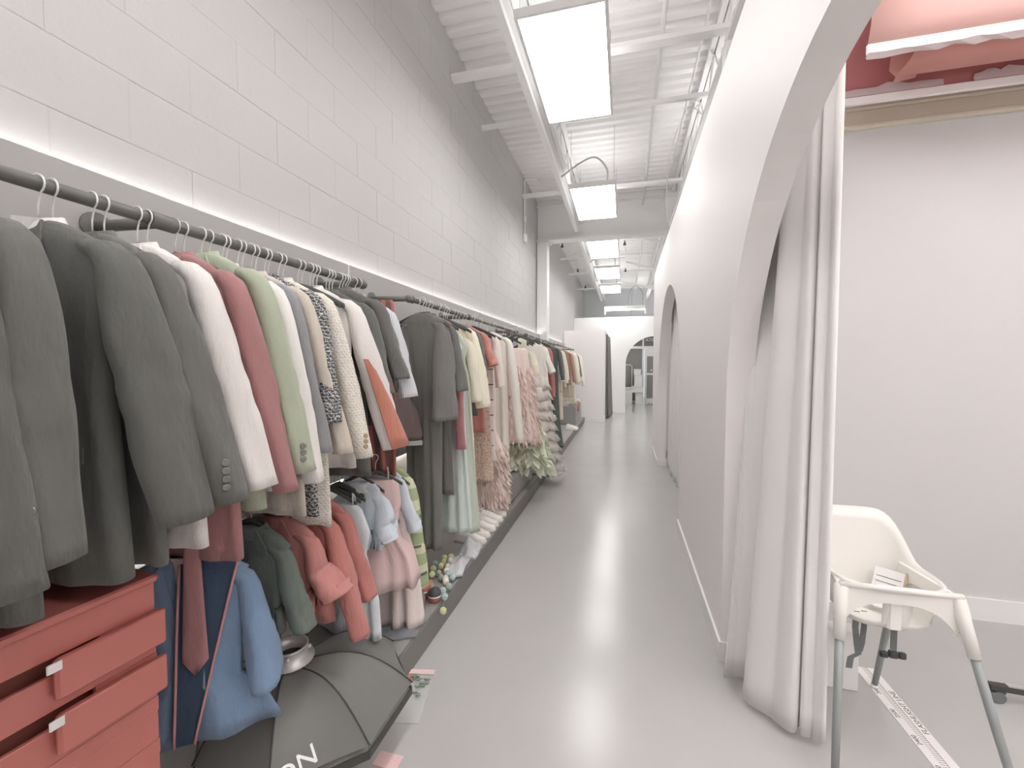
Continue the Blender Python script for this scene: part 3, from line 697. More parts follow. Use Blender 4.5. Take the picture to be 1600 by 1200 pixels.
garment('dress', 'grey-green tulle long dress beside the aqua one', 'dress', 2.76, GT, style='dress', tab=dr(1.47, .18, .26, .03, .055, .022), sl=0, strap=.07, nf=8, x=-1.22, hl='grey-green tulle dress')
garment('dress', 'plain ivory long dress before the leaf-embroidered one', 'dress', 2.84, IVO, style='dress', tab=dr(1.20, .18, .22, .03, .045, .018), sl=.42, hw=.185, ry=.035, lean=.02, spread=.04, nf=6, x=-1.24, hl='plain ivory dress')
em = garment('dress', 'ivory cape dress embroidered with green leaves', 'dress', 2.94, fabric((230, 225, 206)), style='dress', hw=.195, L=1.40, sl=.54, t=.034, ry=.06, rx=.05, lean=.0, spread=.08, f=.012, nf=5, flare=.05, end=1.3)
rnd = random.Random(3)
for k in range(22):
    u = rnd.random(); a = rnd.uniform(0, 6.28)
    zz = -.42-.22*u; r = .014
    cx, cy = .255+.03*u, rnd.uniform(-.05, .03)
    MB().loft([[(cx+.002*i, cy-.014*cos(a)*0+r*(s*sin(a)+w_*cos(a)*.35), zz+r*(s*cos(a)-w_*sin(a)*.35)) for s, w_ in ((-1, 0), (0, -1), (1, 0), (0, 1))] for i in (0, 1)], True, True, False).build('embroidered_leaf', M['green_leaf'], em)
garment('top', 'black lace top behind the leaf-embroidered dress', 'top', 3.04, fabric((96, 98, 94), 1.0), style='dress', hw=.205, L=.70, sl=.32, t=.03, ry=.045, lean=.0, spread=.03, f=.006)
garment('dress', 'coral red short-sleeved dress on the second rail', 'dress', 3.24, fabric((182, 124, 117), .9), style='dress', hw=.20, L=.86, sl=.24, t=.035, ry=.05, lean=-.02, spread=.06, f=.008, end=1.2)
PAT = pattern('ornate_weave', 'spots', C(178, 150, 134, 1.1), C(210, 192, 178, 1.1), 70, .4)
garment('skirt', 'brown patterned brocade skirt below the coral dress', 'skirt', 3.36, PAT, style='dress', tab=[(-.50, .11, .02, 0), (-.53, .13, .03, .003), (-1.38, .18, .035, .006)], sl=0, x=-1.22, hl='brocade skirt')
CAR = garment('cardigan', 'long off-white cardigan with black edging', 'cardigan', 3.48, fabric((222, 212, 206)), hw=.21, L=1.15, sl=.42, t=.034, ry=.05, lean=-.02, spread=.04, f=.006)
for k in range(6):
    MB().box(.11, .20, -.05, -.04, -.44-.13*k, -.432-.13*k).build('black_tab', M['dark_plastic'], CAR)
FEA = fabric((236, 220, 213), 1.25, bump=0); FEP = fabric((239, 220, 213), 1.25, bump=0)
def feather(m, tab, n, ln, seed, parent, name='feather_fringe', z0=None, z1=None, up=-.8, wd=.006):
    rnd = random.Random(seed); mb = MB(); zt = tab[0][0] if z0 is None else z0; ze = tab[-1][0] if z1 is None else z1
    for _ in range(n):
        z = rnd.uniform(ze, zt); a = rnd.uniform(0, 2*pi); r = interp(tab, z)
        p = Vector((r[1]*cos(a), r[2]*sin(a), z)); d = Vector((cos(a)+rnd.uniform(-.5, .5), sin(a)+rnd.uniform(-.5, .5), up+rnd.uniform(-.5, .5))).normalized()
        s = d.cross(Vector((rnd.random()-.5, rnd.random()-.5, rnd.random()-.5))).normalized()*wd
        b = len(mb.v); l = ln*rnd.uniform(.6, 1.3); q = p+d*l*.6+Vector((0, 0, -.01)); e = p+d*l+Vector((0, 0, -.03))
        mb.v += [tuple(p-s), tuple(p+s), tuple(q+s*1.4), tuple(q-s*1.4), tuple(e)]
        mb.face([b, b+1, b+2, b+3], True); mb.face([b+3, b+2, b+4], True)
    return tag(mb.build(name, m, parent), kind='stuff')
ft = [(-.15, .10, .02, 0), (-.17, .11, .03, .002), (-.5, .14, .05, .004), (-1.0, .15, .06, .006), (-1.15, .22, .11, .008), (-1.66, .23, .14, .012)]
g = garment('dress', 'pale pink feather-hemmed dress reaching down to the white sneakers', 'dress', 3.69, FEA, style='dress', tab=ft, sl=0, strap=.07, nf=5)
feather(FEA, ft, 1500, .07, 5, g, z0=-1.12)
garment('dress', 'soft white long-sleeved dress beside the pink feather dress', 'dress', 3.92, fabric((232, 228, 220)), style='dress', hw=.21, L=1.12, sl=.98, t=.034, ry=.055, lean=.06, spread=.09, f=.012, nf=5, end=1.2)
pf = [(-.22, .085, .02, 0), (-.24, .12, .035, .002), (-.42, .15, .06, .004), (-.55, .17, .07, .006), (-1.22, .25, .12, .012)]
g = garment('dress', 'blush pink feather party dress with a bow neckline', 'dress', 4.42, FEP, style='dress', tab=pf, sl=0, strap=.08, nf=5, x=-1.12, yaw=.25)
feather(FEP, pf, 1600, .05, 6, g, z0=-.40)
GTU = fabric((212, 216, 200), 1.2, rough=.8, bump=0)
gt = [(-.95, .10, .04, 0), (-1.0, .13, .06, .004), (-1.3, .21, .12, .02), (-1.52, .27, .16, .035)]
g = garment('skirt', 'sage green ruffled tulle skirt hanging below the blush dress', 'skirt', 4.62, GTU, style='dress', tab=[(-.10, .05, .008, 0), (-.4, .05, .01, 0), (-.95, .09, .03, 0)]+gt[1:], sl=0, nf=9, x=-1.10)
feather(GTU, gt, 420, .13, 8, g, 'tulle_ruffle', wd=.035)
def tiers(parent, m, z0, z1, n, w0, w1, t0, t1, seed):
    for k in range(n):
        u = k/(n-1); zt = z0+(z1-z0)*k/n; zb = z0+(z1-z0)*(k+1.25)/n; wa = w0+(w1-w0)*u; ta = t0+(t1-t0)*u
        body_mesh([(zt, wa*.84, ta*.84, .002), ((zt+zb)/2, wa*.90, ta*.90, .010), (zb, wa*1.10, ta*1.12, .024)], seed+k, 12, rag=.012).build('tier', m, parent)
garment('dress', 'cream chiffon dress with thin straps and puffed bodice', 'dress', 4.95, fabric((228, 222, 206)), style='dress', tab=dr(1.10, .17, .23, .05, .08, .014, -.20), sl=.24, hw=.19, ry=.06, rx=.055, lean=0, spread=.04, nf=5, x=-1.24, end=.8, hl='cream chiffon dress')
g = garment('dress', 'white tiered ruffle gown spilling over the platform edge', 'dress', 5.30, fabric((230, 224, 218), 1.12), style='dress', tab=dr(1.55, .16, .28, .06, .13, .01, -.14), sl=0, strap=.08, nf=5, x=-1.10, yaw=.2)
tiers(g, fabric((232, 226, 221), 1.12), -.55, -1.70, 9, .20, .36, .09, .19, 900)
garment('blouse', 'white tee with wide stiff sleeves beside the tiered gown', 'blouse', 5.75, fabric((232, 229, 222)), style='shirt', hw=.22, L=.80, sl=.34, t=.05, ry=.08, lean=0, spread=.10, f=.012, end=1.3)
garment('dress', 'ivory ruffled long dress after the wide-sleeved tee', 'dress', 5.98, fabric((228, 224, 212)), style='dress', hw=.20, L=1.45, sl=.30, t=.05, ry=.06, lean=0, spread=.05, f=.014, nf=6, flare=.08)
garment('jacket', 'coral red long-sleeved jacket on the third rail', 'jacket', 6.22, fabric((176, 116, 116), .9), hw=.21, L=.72, sl=.70, t=.04, ry=.05, lean=0, spread=.04)
garment('trousers', 'dark bottle-green trouser suit reaching the platform', 'suit', 6.50, fabric((92, 98, 92), 1.0), x=-1.16, hw=.20, L=1.58, sl=.46, flare=.09, t=.05, ry=.06, lean=0, spread=.05, f=.008, style='shirt')
far = [(6.85, 'white shirt with wide cuffs on the third rail', (226, 224, 222), .74, .50), (7.08, 'off-white long dress on the third rail', (222, 216, 204), 1.25, .5), (7.3, 'sand beige coat after the off-white long dress', (206, 196, 176), 1.05, .62), (7.5, 'pale stone blouse near the end of the third rail', (216, 210, 198), .8, .55), (7.68, 'cream long skirt suit last on the third rail', (224, 217, 203), 1.30, .5),
       (8.85, 'rust brown jacket on the farthest rail', (150, 118, 106), .72, .58), (9.15, 'grey-beige coat on the farthest rail', (196, 188, 176), 1.0, .62), (9.45, 'ivory jacket on the farthest rail', (220, 214, 202), .80, .60), (9.75, 'cream dress with thin sleeves on the farthest rail', (226, 218, 202), 1.15, .6), (10.05, 'dark green shirt on the farthest rail', (98, 102, 96), .74, .5), (10.4, 'white fringed blouse on the farthest rail', (232, 228, 218), .66, .62), (10.75, 'ivory fringed dress at the very end of the farthest rail', (228, 222, 208), .80, .75)]
for yy, lb, rgb, L_, s_ in far:
    garment('coat' if 'coat' in lb else 'jacket' if 'jacket' in lb else 'dress' if 'dress' in lb else 'suit' if 'suit' in lb else 'shirt', lb, 'jacket' if 'jacket' in lb else 'coat' if 'coat' in lb else 'dress' if 'dress' in lb else 'suit' if 'suit' in lb else 'shirt', yy, fabric(rgb, 1.1), style='shirt', hw=.21, L=L_, sl=s_, t=.045, ry=.06, lean=0, spread=.07, f=.012, hl=lb.split(' on ')[0].split(' near')[0].split(' last')[0].split(' at ')[0])
for yy in (2.47, 2.56, 3.1, 3.16, 3.30, 3.42, 4.05, 4.12, 4.45, 4.75, 4.82): spare(yy, RZ, random.uniform(-.15, .15), 'empty hangers on the second rail')
for yy in (5.62, 5.66, 5.86, 6.1, 6.35, 6.62, 6.7, 6.95, 7.2, 7.6): spare(yy, RZ, random.uniform(-.15, .15), 'empty hangers on the third rail')
# ------------------------------------------------------------------ red perforated cabinet under the black blazers
ox, oy = -1.33, .30
cb = thing('storage_cabinet', 'red plastic slotted cabinet on the platform under the black blazers', 'cabinet', (ox, oy, PZ), radians(-4))
D2, W2, H2 = .17, .50, .84
MB().bevbox(-D2, D2-.02, -W2, W2, 0.001, .03, .006).build('base', M['red_plastic'], cb)
MB().bevbox(-D2, D2-.055, -W2+.02, W2-.02, .03, H2-.02, .01).build('inner_box', M['red_dark'], cb)
MB().bevbox(-D2, D2+.004, -W2, W2, H2-.02, H2, .008).build('top', M['red_plastic'], cb)
nrow = 7; ph_ = (H2-.05)/nrow
for k in range(nrow):
    z0 = .03+ph_*k; gap = .036
    x = D2-.03
    MB().bevbox(x, x+.012, -W2, W2, z0+gap, z0+ph_, .003).build('slat', M['red_plastic'], cb)
    rnd = random.Random(k)
    y = -W2
    while y < W2:
        wd = rnd.uniform(.10, .22); a = min(y+wd, W2)
        if rnd.random() < .5: MB().box(x, x+.0115, y, a, z0, z0+gap).build('slot_bridge', M['red_plastic'], cb)
        y = a
for k in (H2-.17, H2-.29):
    MB().bevbox(D2-.012, D2+.006, W2-.20, W2+.012, k-.012, k+.075, .006).build('drawer_front', M['red_plastic'], cb)
    MB().bevbox(D2+.004, D2+.009, W2-.215, W2-.19, k+.055, k+.075, .002).build('white_clip', M['trim'], cb)
# ------------------------------------------------------------------ softbox lying on the platform edge
sx, sy, sz = -1.195, 1.385, .146
sb = thing('softbox', 'large black octagonal studio softbox lying face down on the platform edge', 'softbox', (sx, sy, sz))
R8 = .395; ringc = Vector((-.045, -.055, .21)); rr = .058
vs = [(R8*cos(pi/8+pi/4*k), R8*sin(pi/8+pi/4*k)) for k in range(8)]
tilt = lambda x, y: .0
for k in range(8):
    a = Vector((vs[k][0], vs[k][1], .03)); b = Vector((vs[(k+1) % 8][0], vs[(k+1) % 8][1], .03))
    ta = pi/8+pi/4*k; tb_ = ta+pi/4
    c0 = ringc+Vector((rr*cos(ta), rr*sin(ta), 0)); c1 = ringc+Vector((rr*cos(tb_), rr*sin(tb_), 0))
    rows = []
    for i in range(11):
        u = i/10
        row = []
        for j in range(9):
            v = j/8
            p = (c0.lerp(a, u)).lerp(c1.lerp(b, u), v)
            bulge = .085*sin(pi*u*.92)*(1-.35*sin(pi*v))
            sagv = -.012*sin(pi*v)*u
            q = p+Vector((0, 0, bulge))+Vector((p.x, p.y, 0)).normalized()*sagv
            row.append(tuple(q))
        rows.append(row)
    MB().loft(rows, False, False, True, closed=False).build('cloth_panel', M['soft_black'], sb)
    rod = [tuple(c0.lerp(a, i/10)+Vector((0, 0, .085*sin(pi*i/10*.92)+.001))) for i in range(11)]
    MB().tube(rod, .003, 6).build('seam', M['soft_edge'], sb)
out = [(x*1.0, y*1.0) for x, y in vs]
MB().loft([[(x, y, z) for x, y in out] for z in (0.002, .03)]+[[(x*.985, y*.985, .03) for x, y in out]], False, False, False).build('rim_band', M['soft_edge'], sb)
MB().loft([[(x*.99, y*.99, z) for x, y in out] for z in (.006, .010)], True, True, False).build('front_diffuser', M['white_fab'], sb)
MB().lathe([(.085, 0), (.088, .006), (.066, .014), (.062, .050), (.066, .052), (.066, .058), (.058, .058), (.055, .01)], tuple(ringc+Vector((0, 0, .006))), 32, c0=False, c1=False).build('speed_ring', M['alu'], sb)
MB().lathe([(.056, 0), (.056, .004)], tuple(ringc+Vector((0, 0, .012))), 24).build('ring_lining', M['soft_edge'], sb)
for k in range(4):
    MB().ball(tuple(ringc+Vector((.068*cos(k*pi/2+.6), .068*sin(k*pi/2+.6), .045))), .008, 8, 6).build('lock_screw', M['alu'], sb)
# ------------------------------------------------------------------ white lettering on the softbox
a7 = 7  # panel that faces the aisle
nrm = Vector((.30, -.12, 1)).normalized(); ux = Vector((.30, 1, 0)); ux = (ux-nrm*ux.dot(nrm)).normalized(); uy = nrm.cross(ux)
mtx = Matrix((ux, uy, nrm)).transposed().to_4x4(); mtx.translation = Vector((.245, -.43, .118))
text('ON', .085, M['trim'], sb, mtx, shear=.3)
# ------------------------------------------------------------------ flat pack of green foliage on the floor beside the platform
fp = thing('decoration_pack', 'flat clear bag of green foliage with red header lying on the floor by the softbox', 'bag', (-.92, 1.70, 0), radians(12))
MB().bevbox(-.07, .07, -.16, .15, .001, .006, .002).build('film', M['clear'], fp)
MB().bevbox(-.072, .072, .12, .15, .006, .009, .001).build('header_card', fabric((226, 200, 196), 1.1), fp)
rnd = random.Random(11)
for k in range(16):
    a = rnd.uniform(0, 6.28); cx, cy = rnd.uniform(-.05, .05), rnd.uniform(-.02, .10); r = rnd.uniform(.012, .022); zz = .0065+.0006*k
    MB().loft([[(cx+r*(s*cos(a)-q*.4*sin(a)), cy+r*(s*sin(a)+q*.4*cos(a)), z) for s, q in ((-1, 0), (-.2, -1), (1, 0), (-.2, 1))] for z in (zz, zz+.003)], True, True, False).build('leaf', M['green_leaf'], fp)
MB().bevbox(-.05, -.02, .06, .11, .0065, .012, .002).build('red_bloom', RED, fp)
lt = tag(MB().bevbox(-.90, -.80, 1.35, 1.41, .001, .004, .001).build('label_card', fabric((218, 184, 184), 1.1)), 'small pink printed card on the floor beside the softbox rim', 'card')
# ------------------------------------------------------------------ things on the platform
def sneaker_proto():
    t = thing('sneaker', '', 'shoe', (0, 0, 0))
    ol = [(-.125, .0), (-.12, -.028), (-.06, -.033), (.02, -.036), (.08, -.042), (.115, -.03), (.128, 0), (.115, .032), (.08, .043), (.02, .036), (-.06, .032), (-.12, .027)]
    MB().loft([[(x*.97, y*.95, 0.0) for x, y in ol], [(x, y, .008) for x, y in ol], [(x, y, .026) for x, y in ol], [(x*.97, y*.94, .03) for x, y in ol]]).build('sole', M['shoe_sole'], t)
    up = MB(); sec = [(-.118, .026, .085), (-.10, .031, .098), (-.06, .033, .094), (-.02, .034, .088), (.02, .036, .078), (.06, .039, .062), (.095, .035, .052), (.118, .02, .042)]
    up.loft([[(x, w_*cos(q), .026+(h-.026)*max(0, sin(q))**.7) for q in [pi*i/12 for i in range(13)]] for x, w_, h in sec], True, True, True, closed=False)
    up.build('upper', M['shoe'], t)
    for k in range(5):
        x = -.025+.022*k; h = .094-.012*k
        MB().tube([(x, -.022, h-.008), (x+.006, 0, h+.004), (x+.002, .022, h-.008)], .004, 6).build('lace', M['shoe'], t)
    MB().tube([(-.055, .02, .093), (-.095, .022, .104), (-.112, 0, .102), (-.095, -.022, .104), (-.055, -.02, .093)], .008, 8).build('ankle_padding', M['shoe'], t)
    return t
sn = sneaker_proto()
names = ['white sneaker nearest the camera in the row on the platform edge', 'white sneaker, second in the row on the platform edge', 'white sneaker, third in the row', 'white sneaker, fourth in the row', 'white sneaker, fifth in the row', 'white sneaker, farthest in the row under the feather hem']
for k, yy in enumerate((3.03, 3.14, 3.28, 3.39, 3.50, 3.63)):
    loc = (-1.128-.005*(k % 2), yy, PZ+.001)
    if k == 0: sn.location = loc; sn['label'] = names[0]; sn['group'] = 'white sneakers in a row'
    else: copy_tree(sn, loc, random.uniform(-.12, .12), names[k], 'white sneakers in a row')
for k, (x, yy, rz, lb) in enumerate(((-.90, 5.72, .9, 'white shoe on the floor under the tiered gown, nearer of two'), (-.88, 5.92, .7, 'white shoe on the floor under the tiered gown, farther of two'))):
    copy_tree(sn, (x, yy, .001), rz, lb, 'white shoes by the tiered gown')
for k, (yy, lb) in enumerate(((9.35, 'white shoe beside the far grey drawers, nearer of two'), (9.5, 'white shoe beside the far grey drawers, farther of two'))):
    copy_tree(sn, (-1.06, yy-.4, PZ+.001), .2, lb, 'white shoes by the far drawers')
# pom-pom garland
pg = thing('pompom_garland', 'felt pom-pom garland in green, teal and white heaped on the platform', 'garland', (-1.2, 2.5, PZ)); o_ = (-1.2, 2.5, PZ)
PC = [mat('felt_%d' % i, C(*c, 1.15), .95, bump=.6, bscale=120) for i, c in enumerate(((202, 206, 160), (170, 192, 192), (228, 222, 214), (160, 176, 160), (206, 210, 168)))]
gp = [(-1.30, 2.36), (-1.27, 2.40), (-1.235, 2.44), (-1.25, 2.50), (-1.20, 2.52), (-1.215, 2.58), (-1.17, 2.62), (-1.19, 2.68), (-1.15, 2.70), (-1.13, 2.64), (-1.12, 2.57), (-1.10, 2.51), (-1.075, 2.47), (-1.10, 2.42), (-1.065, 2.41), (-1.03, 2.44), (-1.05, 2.38), (-1.01, 2.33), (-1.02, 2.27), (-1.27, 2.53), (-1.30, 2.47), (-1.16, 2.55), (-1.14, 2.47), (-1.17, 2.44)]
pz = [PZ+.022]*len(gp)
gp += [(-.985, 2.215), (-.975, 2.17)]; pz += [PZ+.02, PZ-.035]
for k, ((x, yy), zz) in enumerate(zip(gp, pz)):
    MB().ball((x, yy, zz+random.uniform(0, .012)), .021, 10, 7).build('pompom', PC[[0, 1, 0, 3, 4, 1, 0, 0, 4, 2, 2, 2, 1, 3, 2, 1, 2, 3, 1][k % 19]], pg, o_)
MB().tube([(x, yy, zz+.01) for (x, yy), zz in list(zip(gp, pz))[:19]+list(zip(gp, pz))[-2:]], .0015, 5).build('string', M['card'], pg, o_)
def patch(name, m, c, w_, d_, rz, label, cat, bumpy=.0, th=.006, seed=1, n=10):
    rnd = random.Random(seed); mb = MB(); rows0 = []; ph = [rnd.uniform(0, 6) for _ in range(4)]
    hh = lambda u, v: bumpy*(1+sin(7*u+ph[0]+3*v)*.5+sin(9*v+ph[1]-4*u)*.5)*(sin(pi*u)*sin(pi*v))**.4*.5+bumpy*.15*rnd.random()
    for z in (0, 1):
        pass
    top = [[((u/n-.5)*w_*(1+.06*sin(8*v/n+ph[2])), (v/n-.5)*d_*(1+.06*sin(7*u/n+ph[3])), th+max(0, hh(u/n, v/n))) for u in range(n+1)] for v in range(n+1)]
    mb.loft(top, False, False, True, closed=False)
    base = [top[0][i] for i in range(n+1)]+[top[i][n] for i in range(1, n+1)]+[top[n][i] for i in range(n-1, -1, -1)]+[top[i][0] for i in range(n-1, 0, -1)]
    mb.loft([base, [(x, y, .001) for x, y, z in base]], False, True, False)
    o = mb.build(name, m); o.location = c; o.rotation_euler = (0, 0, rz)
    return tag(o, label, cat)
patch('cardboard', M['card'], (-1.20, 2.33, PZ+.002), .16, .12, .5, 'flat piece of brown cardboard under the pom-pom garland', 'cardboard', 0, .006)
patch('red_cloth', RED, (-1.10, 2.62, PZ+.001), .14, .16, .3, 'folded red cloth behind the garland', 'cloth', .012, .006, 4)
patch('plastic_bag', M['poly'], (-1.065, 2.86, PZ+.001), .13, .22, .1, 'crumpled clear plastic bag before the first sneaker', 'bag', .10, .01, 5)
patch('plastic_bag', M['poly'], (-1.06, 2.60, PZ+.015), .11, .26, .15, 'crumpled clear plastic bag along the platform edge by the garland', 'bag', .05, .01, 8)
patch('folded_garment', fabric((112, 116, 120), 1.0), (-1.10, 1.90, PZ+.001), .18, .14, .4, 'folded dark slate cloth on the platform behind the softbox', 'cloth', .02, .008, 9)
def tin(x, y, r, m, label, band, rz):
    t = thing('round_tin', label, 'tin', (x, y, PZ)); o = (x, y, PZ)
    MB().lathe([(r*.5, 0), (r*.8, r*.12), (r*.98, r*.6), (r, r*.9)], (x, y, PZ+.001), 20, c1=False).build('bowl', M['red_plastic'], t, o)
    MB().lathe([(r*1.03, r*.86), (r*1.03, r*.98), (r*.99, r*1.0)], (x, y, PZ+.001), 20, c0=False, c1=False).build('band', band, t, o)
    MB().lathe([(r, r*.95), (r*.93, r*1.35), (r*.7, r*1.72), (r*.35, r*1.92), (.002, r*1.98)], (x, y, PZ+.001), 20, c0=False).build('lid', m, t, o)
tin(-1.12, 2.115, .055, mat('teal_lid', C(120, 150, 150, 1.0), .4), 'round red tin with a teal lid by the green cardigan', M['red_plastic'], 0)
tin(-1.13, 2.235, .05, M['red_plastic'], 'round all-red tin behind the teal-lidded one', M['white_plastic'], 0)
tin(-1.045, 2.21, .04, M['dark_plastic'], 'small round red tin with a dark lid on the platform edge', M['white_plastic'], 0)
tag(MB().bevbox(-1.13, -1.08, 2.0, 2.06, PZ+.001, PZ+.02, .004).build('small_box', fabric((216, 200, 190), 1.1)), 'small cream box on the platform before the teal-lidded tin', 'box')
# grey drawers
def drawer_unit(y0, y1, z1, label, rows):
    t = thing('drawer_unit', label, 'drawers', (-1.3, (y0+y1)/2, PZ)); o = (-1.3, (y0+y1)/2, PZ)
    MB().bevbox(-1.52, -1.075, y0, y1, PZ+.001, z1, .006).build('carcass', M['platform'], t, o)
    h = (z1-PZ-.02)/rows
    for k in range(rows):
        d = MB().bevbox(-1.075, -1.06, y0+.01, y1-.01, PZ+.012+h*k, PZ+.004+h*(k+1), .004).build('drawer', M['platform'], t, o)
        MB().box(-1.0605, -1.056, (y0+y1)/2-.06, (y0+y1)/2+.06, PZ+.0+h*(k+1)-.012, PZ+.004+h*(k+1)-.005).build('pull', M['platform_front'], d)
drawer_unit(3.93, 4.98, .345, 'low grey drawer unit on the platform behind the sneakers', 1)
drawer_unit(9.7, 10.95, .56, 'grey two-drawer unit at the far end of the platform', 2)
bk = thing('basket', 'white basket with red handles on the far grey drawers', 'basket', (-1.18, 10.2, .561)); o_ = (-1.18, 10.2, .561)
MB().lathe([(.11, 0), (.13, .05), (.15, .16), (.14, .16), (.12, .03)], (-1.18, 10.2, .562), 18, c1=False).build('bowl', M['white_fab'], bk, o_)
MB().tube([(-1.18, 10.34, .70), (-1.18, 10.3, .80), (-1.18, 10.2, .85), (-1.18, 10.1, .80), (-1.18, 10.06, .70)], .012, 8).build('handle', RED, bk, o_)
MB().tube([(-1.06, 10.1, .66), (-1.03, 10.06, .60), (-1.04, 10.04, .42)], .02, 8).build('ribbon', RED, bk, o_)

# ------------------------------------------------------------------ curtains
def curtain(name, label, bottom, top, zb, zt, amp, nf, m, seed=1, sag=None, thick=.004, N=160):
    """bottom/top: plan points of the hem and of the heading, joined by folds"""
    rnd = random.Random(seed)
    def along(pl, u):
        d = [0]
        for a, b in zip(pl, pl[1:]): d.append(d[-1]+sqrt((a[0]-b[0])**2+(a[1]-b[1])**2))
        s = u*d[-1]
        for i in range(len(pl)-1):
            if s <= d[i+1]+1e-9:
                q = (s-d[i])/max(1e-9, d[i+1]-d[i]); a, b = pl[i], pl[i+1]
                L = max(1e-9, d[i+1]-d[i]); return (a[0]+(b[0]-a[0])*q, a[1]+(b[1]-a[1])*q, -(b[1]-a[1])/L, (b[0]-a[0])/L)
        return (*pl[-1], 0, 1)
    ph = [rnd.uniform(0, 6.28) for _ in range(4)]
    def fold(u, h):
        a = 2*pi*nf*u+ph[0]+.6*sin(2*pi*u*1.7+ph[1])
        s = sin(a); s = math.copysign(abs(s)**.75, s)
        return amp*(s*(.75+.35*sin(5*u+ph[2]))+.25*sin(2*a+ph[3]+h))
    rows = []
    H = 26
    for k in range(H+1):
        h = k/H; z = zb+(zt-zb)*h; row = []
        for i in range(N+1):
            u = i/N; b = along(bottom, u); t = along(top, u); e = h**.9
            x = b[0]*(1-e)+t[0]*e; y = b[1]*(1-e)+t[1]*e; nx = b[2]*(1-e)+t[2]*e; ny = b[3]*(1-e)+t[3]*e
            f = fold(u, h*.4)*(1-.35*h)
            row.append((x+nx*f, y+ny*f, z+(0 if sag is None else sag(u)*(1-h)**3)))
        rows.append(row)
    mb = MB(); mb.loft(rows, False, False, True, closed=False)
    o = mb.build(name, m); tag(o, label, 'curtain')
    md = o.modifiers.new('solid', 'SOLIDIFY'); md.thickness = thick
    return o
def pleats(label, bot, top, zb, zt, m):
    def spline(P, n=12):
        out = []
        for i in range(len(P)-1):
            p0, p1, p2, p3 = P[max(0, i-1)], P[i], P[i+1], P[min(len(P)-1, i+2)]
            for k in range(n):
                t = k/n; out.append(tuple(.5*(2*b+(c-a)*t+(2*a-5*b+4*c-d)*t*t+(3*b-a-3*c+d)*t**3) for a, b, c, d in zip(p0, p1, p2, p3)))
        return out+[tuple(P[-1])]
    def ripple(P, a, nf):
        out = []
        for i, p in enumerate(P):
            q, r = P[max(0, i-1)], P[min(len(P)-1, i+1)]; dx, dy = r[0]-q[0], r[1]-q[1]; l = sqrt(dx*dx+dy*dy) or 1
            f = a*(1-2*abs(sin(nf*pi*i/len(P)))**.6); out.append((p[0]-dy/l*f, p[1]+dx/l*f))
        return out
    B, T = ripple(spline(bot), .009, 9), ripple(spline(top), .013, 9); rows = []
    for k in range(31):
        h = k/30; e = h**.9
        rows.append([(b[0]*(1-e)+t[0]*e, b[1]*(1-e)+t[1]*e, zb+(zt-zb)*h) for b, t in zip(B, T)])
    o = MB().loft(rows, False, False, True, closed=False).build('curtain', m); tag(o, label, 'curtain')
    md = o.modifiers.new('solid', 'SOLIDIFY'); md.thickness = .004
    hm = [(x, y, zb+.02) for x, y in B]
pleats('long pale grey curtain gathered inside the nearest arch, beside the highchair',
       [(.69, 2.46), (.655, 2.34), (.57, 2.235), (.475, 2.13), (.515, 2.16), (.585, 2.15), (.56, 2.08), (.525, 2.03), (.575, 1.965), (.655, 1.885), (.70, 1.905), (.72, 1.925), (.70, 1.885), (.71, 1.87), (.758, 1.853), (.770, 1.865)],
       [(.69, 2.70), (.70, 2.62), (.715, 2.54), (.69, 2.46), (.71, 2.40), (.745, 2.33), (.73, 2.22), (.70, 2.14), (.72, 2.06), (.735, 1.99), (.755, 1.985), (.765, 1.98), (.75, 1.95), (.752, 1.93), (.762, 1.885), (.772, 1.895)], .03, 3.0, M['curtain'])
tag(MB().tube([(.72, 3.0, 3.02), (.72, 1.2, 3.02), (.72, -.3, 3.02)], .014, 10).build('curtain_rod', M['steel_grey']), 'thin curtain rod above the nearest arch', 'rod')
curtain('curtain', 'pale grey curtain hanging inside the second arch', [(.69, 6.6), (.68, 5.3), (.69, 4.15)], [(.70, 6.5), (.70, 5.3), (.70, 4.3)], .03, 2.9, .07, 9, M['curtain'], 9)
curtain('curtain', 'dark grey curtain at the side of the far changing cubicle', [(-.36, 13.3), (-.34, 12.5), (-.44, 11.72)], [(-.44, 13.25), (-.45, 12.5), (-.47, 11.7)], .06, 2.34, .03, 6, M['curtain_dark'], 3)

# ------------------------------------------------------------------ photo studio: pink paper backdrops
def sheet(name, pts, x0, x1, m, label, th=.003):
    mb = MB()
    top = [(y, z) for y, z in pts]
    mb.loft([[(x, y, z) for y, z in top] for x in [x0+(x1-x0)*i/12 for i in range(13)]], False, False, True, closed=False)
    o = mb.build(name, m); md = o.modifiers.new('solid', 'SOLIDIFY'); md.thickness = th
    return o
bd = thing('paper_backdrop', 'pale pink paper backdrop hanging in folds with a white bottom bar, upper of two', 'backdrop', (1.9, 2.55, 3.0)); o_ = (1.9, 2.55, 3.0)
def child(o, p, org): o.parent = p; o.location = (-org[0], -org[1], -org[2]); return o
child(sheet('paper', [(2.50, 3.03), (2.47, 3.12), (2.46, 3.22), (2.50, 3.33), (2.57, 3.42), (2.56, 3.55), (2.60, 3.75)], 1.12, 3.6, M['pink_paper'], ''), bd, o_)
child(sheet('curled_edge', [(2.50, 3.03), (2.58, 3.0), (2.70, 2.99), (2.76, 3.06), (2.74, 3.16)], 1.34, 3.6, mat('coral_paper', C(206, 146, 138, 1), .7), ''), bd, o_)
MB().bevbox(1.115, 3.62, 2.485, 2.50, 3.00, 3.045, .003).build('bottom_bar', M['trim'], bd, o_)
rnd = random.Random(21)
